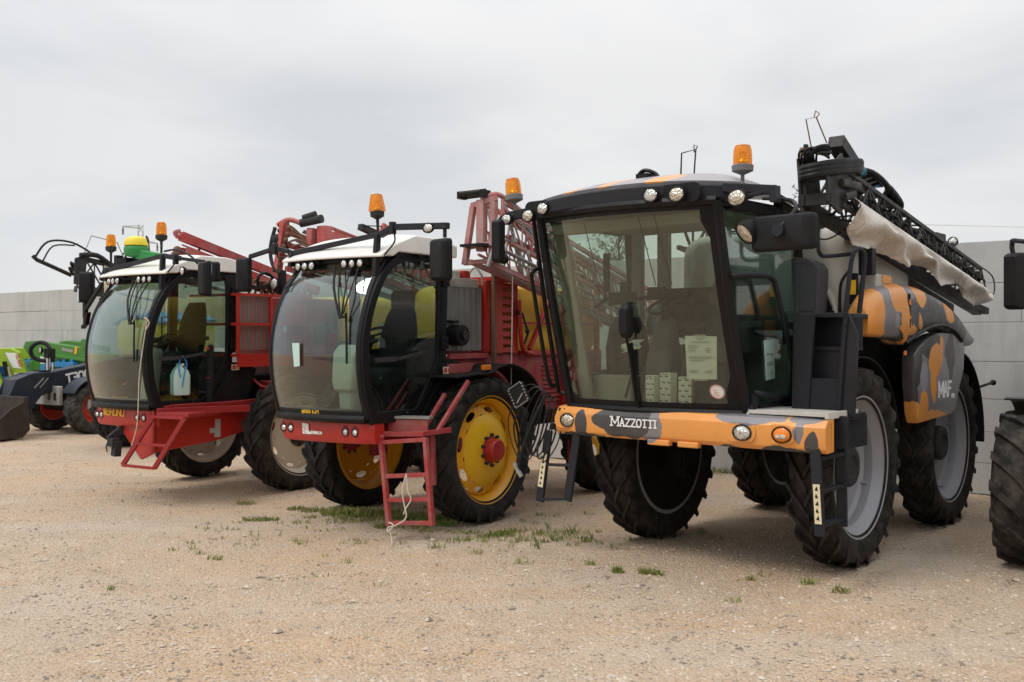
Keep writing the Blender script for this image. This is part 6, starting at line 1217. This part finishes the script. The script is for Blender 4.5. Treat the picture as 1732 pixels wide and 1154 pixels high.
# ------------------------------------------------------------------ pylon, wires, saplings
P = thing('power_pylon', 'distant steel lattice power pylon on the skyline beyond the wall', 'pylon', (-.373*260, 260, 0), R(20))
mb = MB(); hp = 31.5
for sx in (-1,1):
    for sy in (-1,1): mb.bar((sx*1.6,sy*1.6,0),(sx*.55,sy*.55,hp),.16,.16)
for k in range(14):
    a, b = k/14, (k+1)/14; wa, wb = lerp(1.6,.55,a), lerp(1.6,.55,b)
    for sy in (-1,1): mb.bar((-wa,sy*wa,hp*a),(wb,sy*wb,hp*b),.10,.10); mb.bar((wa,sy*wa,hp*a),(-wb,sy*wb,hp*b),.10,.10)
mb.bar((-4.4,0,31),(0,0,30.6),.22,.26); mb.bar((0,0,31),(3.8,0,29.6-2.8),.0,.0) if False else None
mb.bar((0,0,27.2),(4.2,0,26.8),.22,.26); mb.bar((-4.4,0,31),(0,0,31.4),.14,.14); mb.bar((4.2,0,26.8),(.3,0,28),.12,.12); mb.build('lattice', M['steel'], P)
mb = MB()
for x, z in ((-4.3,30.9),(4.1,26.8)): mb.lathe([(.16,-2.0),(.24,-1.9),(.16,-1.4),(.24,-1.0),(.12,-.1)], c=(x,0,z), axis='z', n=8)
mb.build('insulator', M['innerdark'], P)
for z0, z1, y0, lab in ((6.58,6.66,40,'upper of two thin overhead wires in the sky at the right'), (5.72,5.92,40,'lower of two thin overhead wires in the sky at the right')):
    mb = MB(); mb.tube([(14 + 8*k, y0 + 1.5*k, z0 + .02*k + .0018*(k*8-14)**2*.1) for k in range(8)], .012, 5); o = mb.build('overhead_wire', M['cable']); tag(o, lab, 'wire', 'overhead wires')
leafm = paint('sapling_leaf', (.06,.085,.035), .6, .2); barkm = paint('sapling_bark', (.08,.06,.045), .9, .2)
def sapling(x, y, h, lab, seed):
    t = thing('young_tree', lab, 'tree', (x, y, 0)); q = random.Random(seed); mb = MB(); lf = MB()
    mb.tube([(0,0,0),(.05,0,h*.5),(0,.05,h*.95)], [.07,.045,.012], 7)
    for k in range(46):
        z = h*(.42 + .55*q.random()); a = q.random()*6.28; L_ = (h*1.02-z)*.5 + .25; e = V(cos(a)*L_*.7, sin(a)*L_*.7, z + L_*.8); mb.tube([(0,0,z),(e.x*.5,e.y*.5,lerp(z,e.z,.55)),e], [.014,.009,.004], 5)
        for j in range(16):
            p = V(0,0,z).lerp(e, .25+.8*q.random()) + V(q.gauss(0,.05),q.gauss(0,.05),q.gauss(0,.05)); d = V(q.gauss(0,1),q.gauss(0,1),q.gauss(0,1)).normalized(); u = d.orthogonal().normalized(); s_ = .035+.03*q.random()
            lf.add([p, p+d*s_+u*s_*.4, p+d*s_*2, p+d*s_-u*s_*.4], [(0,1,2,3)])
    mb.build('trunk', barkm, t); lf.build('crown', leafm, t)
sapling(6.2, 21.0, 5.1, 'young tree behind the wall, seen just above the camouflage sprayer mirror', 4)
sapling(2.35, 22.0, 4.7, 'young tree behind the wall, seen through the camouflage sprayer rear window', 5)

# ------------------------------------------------------------------ weeds and grass
nt = NT('grass_blade'); c = nt.mix(nt.mapr(nt.noise(3, 3), .35, .65), (.13,.18,.025), (.28,.27,.08)); nt.L(c, nt.b.inputs['Base Color']); nt.b.inputs['Roughness'].default_value = .6; M['grass'] = nt.m
q = random.Random(12); mb = MB()
def tuft(x, y, rx, ry, n, h):
    for _ in range(n):
        a = q.random()*6.28; d = q.random()**.6; px, py = x + rx*d*cos(a), y + ry*d*sin(a); hh = h*(.5+.8*q.random()); l = q.gauss(0,.5)*hh; m_ = q.gauss(0,.5)*hh; b = q.random()*3.14; wv = .0035+.003*q.random(); z = gz(px, py)
        mb.add([(px-wv*cos(b), py-wv*sin(b), z), (px+wv*cos(b), py+wv*sin(b), z), (px+l*.5+wv*.7*cos(b), py+m_*.5+wv*.7*sin(b), z+hh*.65), (px+l, py+m_, z+hh), (px+l*.5-wv*.7*cos(b), py+m_*.5-wv*.7*sin(b), z+hh*.65)], [(0,1,2,3,4)])
for x, y, rx, ry, n, h in ((-3.24,12.12,.12,.10,70,.05),(-2.83,10.94,.13,.09,110,.045),(-2.67,10.94,.12,.1,90,.045),(-2.52,11.61,.10,.07,90,.045),(-2.3,11.46,.16,.1,130,.05),(-2.0,11.35,.2,.1,170,.05),(-1.85,11.2,.30,.16,700,.06),(-1.55,11.1,.32,.16,900,.06),(-1.2,10.95,.30,.15,700,.055),(-1.34,10.43,.11,.06,160,.05),(-.95,10.85,.25,.16,420,.055),(-.75,10.6,.22,.12,260,.05),(-1.0,10.45,.2,.12,130,.04),(-1.7,10.8,.35,.16,160,.04),(-.1,10.11,.16,.10,120,.055),(.0,10.3,.15,.1,70,.05),(.69,8.73,.06,.04,30,.05),(.9,8.46,.05,.04,60,.06),(1.14,8.46,.07,.03,120,.055),(1.24,8.42,.05,.03,50,.05),(1.99,8.3,.05,.04,25,.05),(2.44,8.15,.08,.05,30,.05),(2.6,7.87,.08,.05,30,.05),(-.27,9.96,.1,.08,60,.05),(-.5,10.2,.2,.1,80,.04),(2.3,14.6,.6,.3,500,.09),(3.1,14.9,.5,.25,420,.10),(1.5,14.3,.5,.3,300,.07),(7.0,11.8,.3,.1,160,.10),(-.6,9.7,.2,.1,40,.04),(.5,10.2,.3,.2,120,.06),(1.7,7.6,.1,.06,14,.05)): tuft(x, y, rx, ry, n, h)
for _ in range(90): tuft(q.uniform(-3.2, 2.2), q.gauss(10.2, .8), .05+.06*q.random(), .04, q.randint(3, 14), .03+.03*q.random())
for _ in range(35): tuft(q.gauss(-1.3, .5), q.gauss(11.0, .25), .10, .08, q.randint(15, 40), .04)
for _ in range(32): tuft(q.gauss(.2, .5), q.gauss(9.9, .35), .07, .05, q.randint(5, 20), .045)
tag(mb.build('grass', M['grass'], ang=180), 'short green grass sprouting in patches from the gravel', 'grass', kind='stuff')
leafw = paint('weed_leaf', (.20,.23,.08), .6, .15)
def weed(x, y, h, n, lab, grp='small weeds growing in the gravel'):
    mb = MB(); z = gz(x, y)
    for k in range(n):
        a = q.random()*6.28; L_ = h*(.5+.6*q.random()); e = V(cos(a)*L_*.55, sin(a)*L_*.55, L_); mb.tube([(0,0,-.01),(e.x*.4,e.y*.4,e.z*.6),e], [.004,.003,.0015], 5)
        for j in range(7):
            p = V(0,0,0).lerp(e, .2+.8*j/6); d = V(q.gauss(0,1),q.gauss(0,1),.3+q.random()).normalized(); u = d.orthogonal().normalized(); s_ = h*.11*(1-.4*j/6); mb.add([p, p+d*s_+u*s_*.35, p+d*s_*2, p+d*s_-u*s_*.35], [(0,1,2,3)])
    o = mb.build('weed', leafw); o.location = (x, y, z); tag(o, lab, 'weed', grp)
for k, (x, y, h, n, lab) in enumerate(((.25,9.41,.13,10,'leafy weed nearest the camera between the golden wheel and the camouflage sprayer'),(.40,9.86,.12,9,'bushy weed in front of the camouflage sprayer cables'),(.05,9.75,.09,6,'low weed left of the bushy weeds in the gravel'),(.62,10.25,.11,8,'weed beside the camouflage sprayer left ladder foot'),(.38,10.5,.10,7,'weed farther back between the two nearest sprayers'),(.80,9.95,.08,6,'small weed just left of the camouflage sprayer front tyre'),(3.28,15.0,.55,9,'tall weed growing at the foot of the concrete wall'),(.95,9.5,.07,5,'tiny weed in front of the camouflage sprayer left tyre'),(2.6,7.95,.06,5,'tiny weed in the gravel before the camouflage right tyre'))): weed(x, y, h, n, lab)

# unseen building and paving added behind the camera: glass reflections and darker machine fronts
nt = NT('asphalt'); c = nt.mix(nt.mapr(nt.noise(3, 6, .7), .3, .7), (.10,.10,.10), (.17,.165,.16)); nt.L(c, nt.b.inputs['Base Color']); nt.b.inputs['Roughness'].default_value = .85
mb = MB(); mb.box((0,-21,.02),(120,38,.04)); tag(mb.build('added_pavement', nt.m), kind='structure')
nt = NT('ribbed_cladding'); w_ = nt.n.new('ShaderNodeTexWave'); w_.inputs['Scale'].default_value = 2; nt.L(nt.co, w_.inputs['Vector']); nt.L(nt.mix(nt.mapr(nt.noise(.8, 5), .3, .7), (.20,.19,.21), (.27,.25,.27)), nt.b.inputs['Base Color']); nt.b.inputs['Roughness'].default_value = .6; nt.bump(w_.outputs['Fac'], .4, .05)
Wh = thing('added_warehouse', 'long grey metal building added unseen behind the camera, for reflections and darker fronts', 'building', (0,-34,0), 0)
mb = MB(); mb.box((0,0,3.6),(70,10,7.2)); mb.build('wall', nt.m, Wh)
mb = MB(); mb.prism([(-5.5,7.2),(5.5,7.2),(0,8.6)], 'x', -35.5, 35.5); mb.build('roof', M['locker'], Wh)
for k in range(6): mb = MB(); mb.box((-28+11*k,5.02,2.4),(5,.08,4.8)); mb.build('sliding_door', M['redold'], Wh)

# ------------------------------------------------------------------ separate pieces of one part become parts of their own
KEEP = ('lettering','printed_lines','carton_print','sticker_print','logo_pattern','crown','weed','grass','gravel_stones','frame','lattice','chassis','weld','intake_mark','boom_lattice','boom','truss','platform','guard_cage','tape','wall_blocks','brass_fittings','yellow_mark')
def islands(me, eps=.006):
    n = len(me.vertices); par = list(range(n))
    def find(a):
        while par[a] != a: par[a] = par[par[a]]; a = par[a]
        return a
    for e in me.edges: a, b = find(e.vertices[0]), find(e.vertices[1]); par[a] = b
    g = {}
    for v in me.vertices: g.setdefault(find(v.index), []).append(v.index)
    isl = list(g.values()); bb = [[min(me.vertices[i].co[k] for i in L_) - eps for k in range(3)] + [max(me.vertices[i].co[k] for i in L_) + eps for k in range(3)] for L_ in isl]
    m = len(isl); p2 = list(range(m))
    def f2(a):
        while p2[a] != a: p2[a] = p2[p2[a]]; a = p2[a]
        return a
    for i in range(m):
        for j in range(i):
            if all(bb[i][k] <= bb[j][k+3] and bb[j][k] <= bb[i][k+3] for k in range(3)): p2[f2(i)] = f2(j)
    out = {}
    for i in range(m): out.setdefault(f2(i), []).extend(isl[i])
    return list(out.values())
seen = {}
for o in list(COL.objects):
    if o.type != 'MESH' or o.name.split('.')[0] in KEEP or o.get('kind') or o.parent is None or len(o.data.vertices) > 20000: continue
    me = o.data
    if me.name in seen: parts = seen[me.name]
    else:
        cl = islands(me); parts = None
        if 1 < len(cl) <= 40:
            parts = []
            for c in cl:
                ix = {v: i for i, v in enumerate(sorted(c))}; m2 = bpy.data.meshes.new(me.name)
                fs = [(p, [ix[v] for v in p.vertices]) for p in me.polygons if p.vertices[0] in ix]
                m2.from_pydata([me.vertices[v].co for v in sorted(c)], [], [f for _, f in fs])
                for p in m2.polygons: p.use_smooth = True
                m2.set_sharp_from_angle(angle=R(35)); m2.materials.append(me.materials[0]); parts.append(m2)
        seen[me.name] = parts
    if parts:
        o.data = parts[0]
        for m2 in parts[1:]:
            c = o.copy(); c.data = m2; COL.objects.link(c)
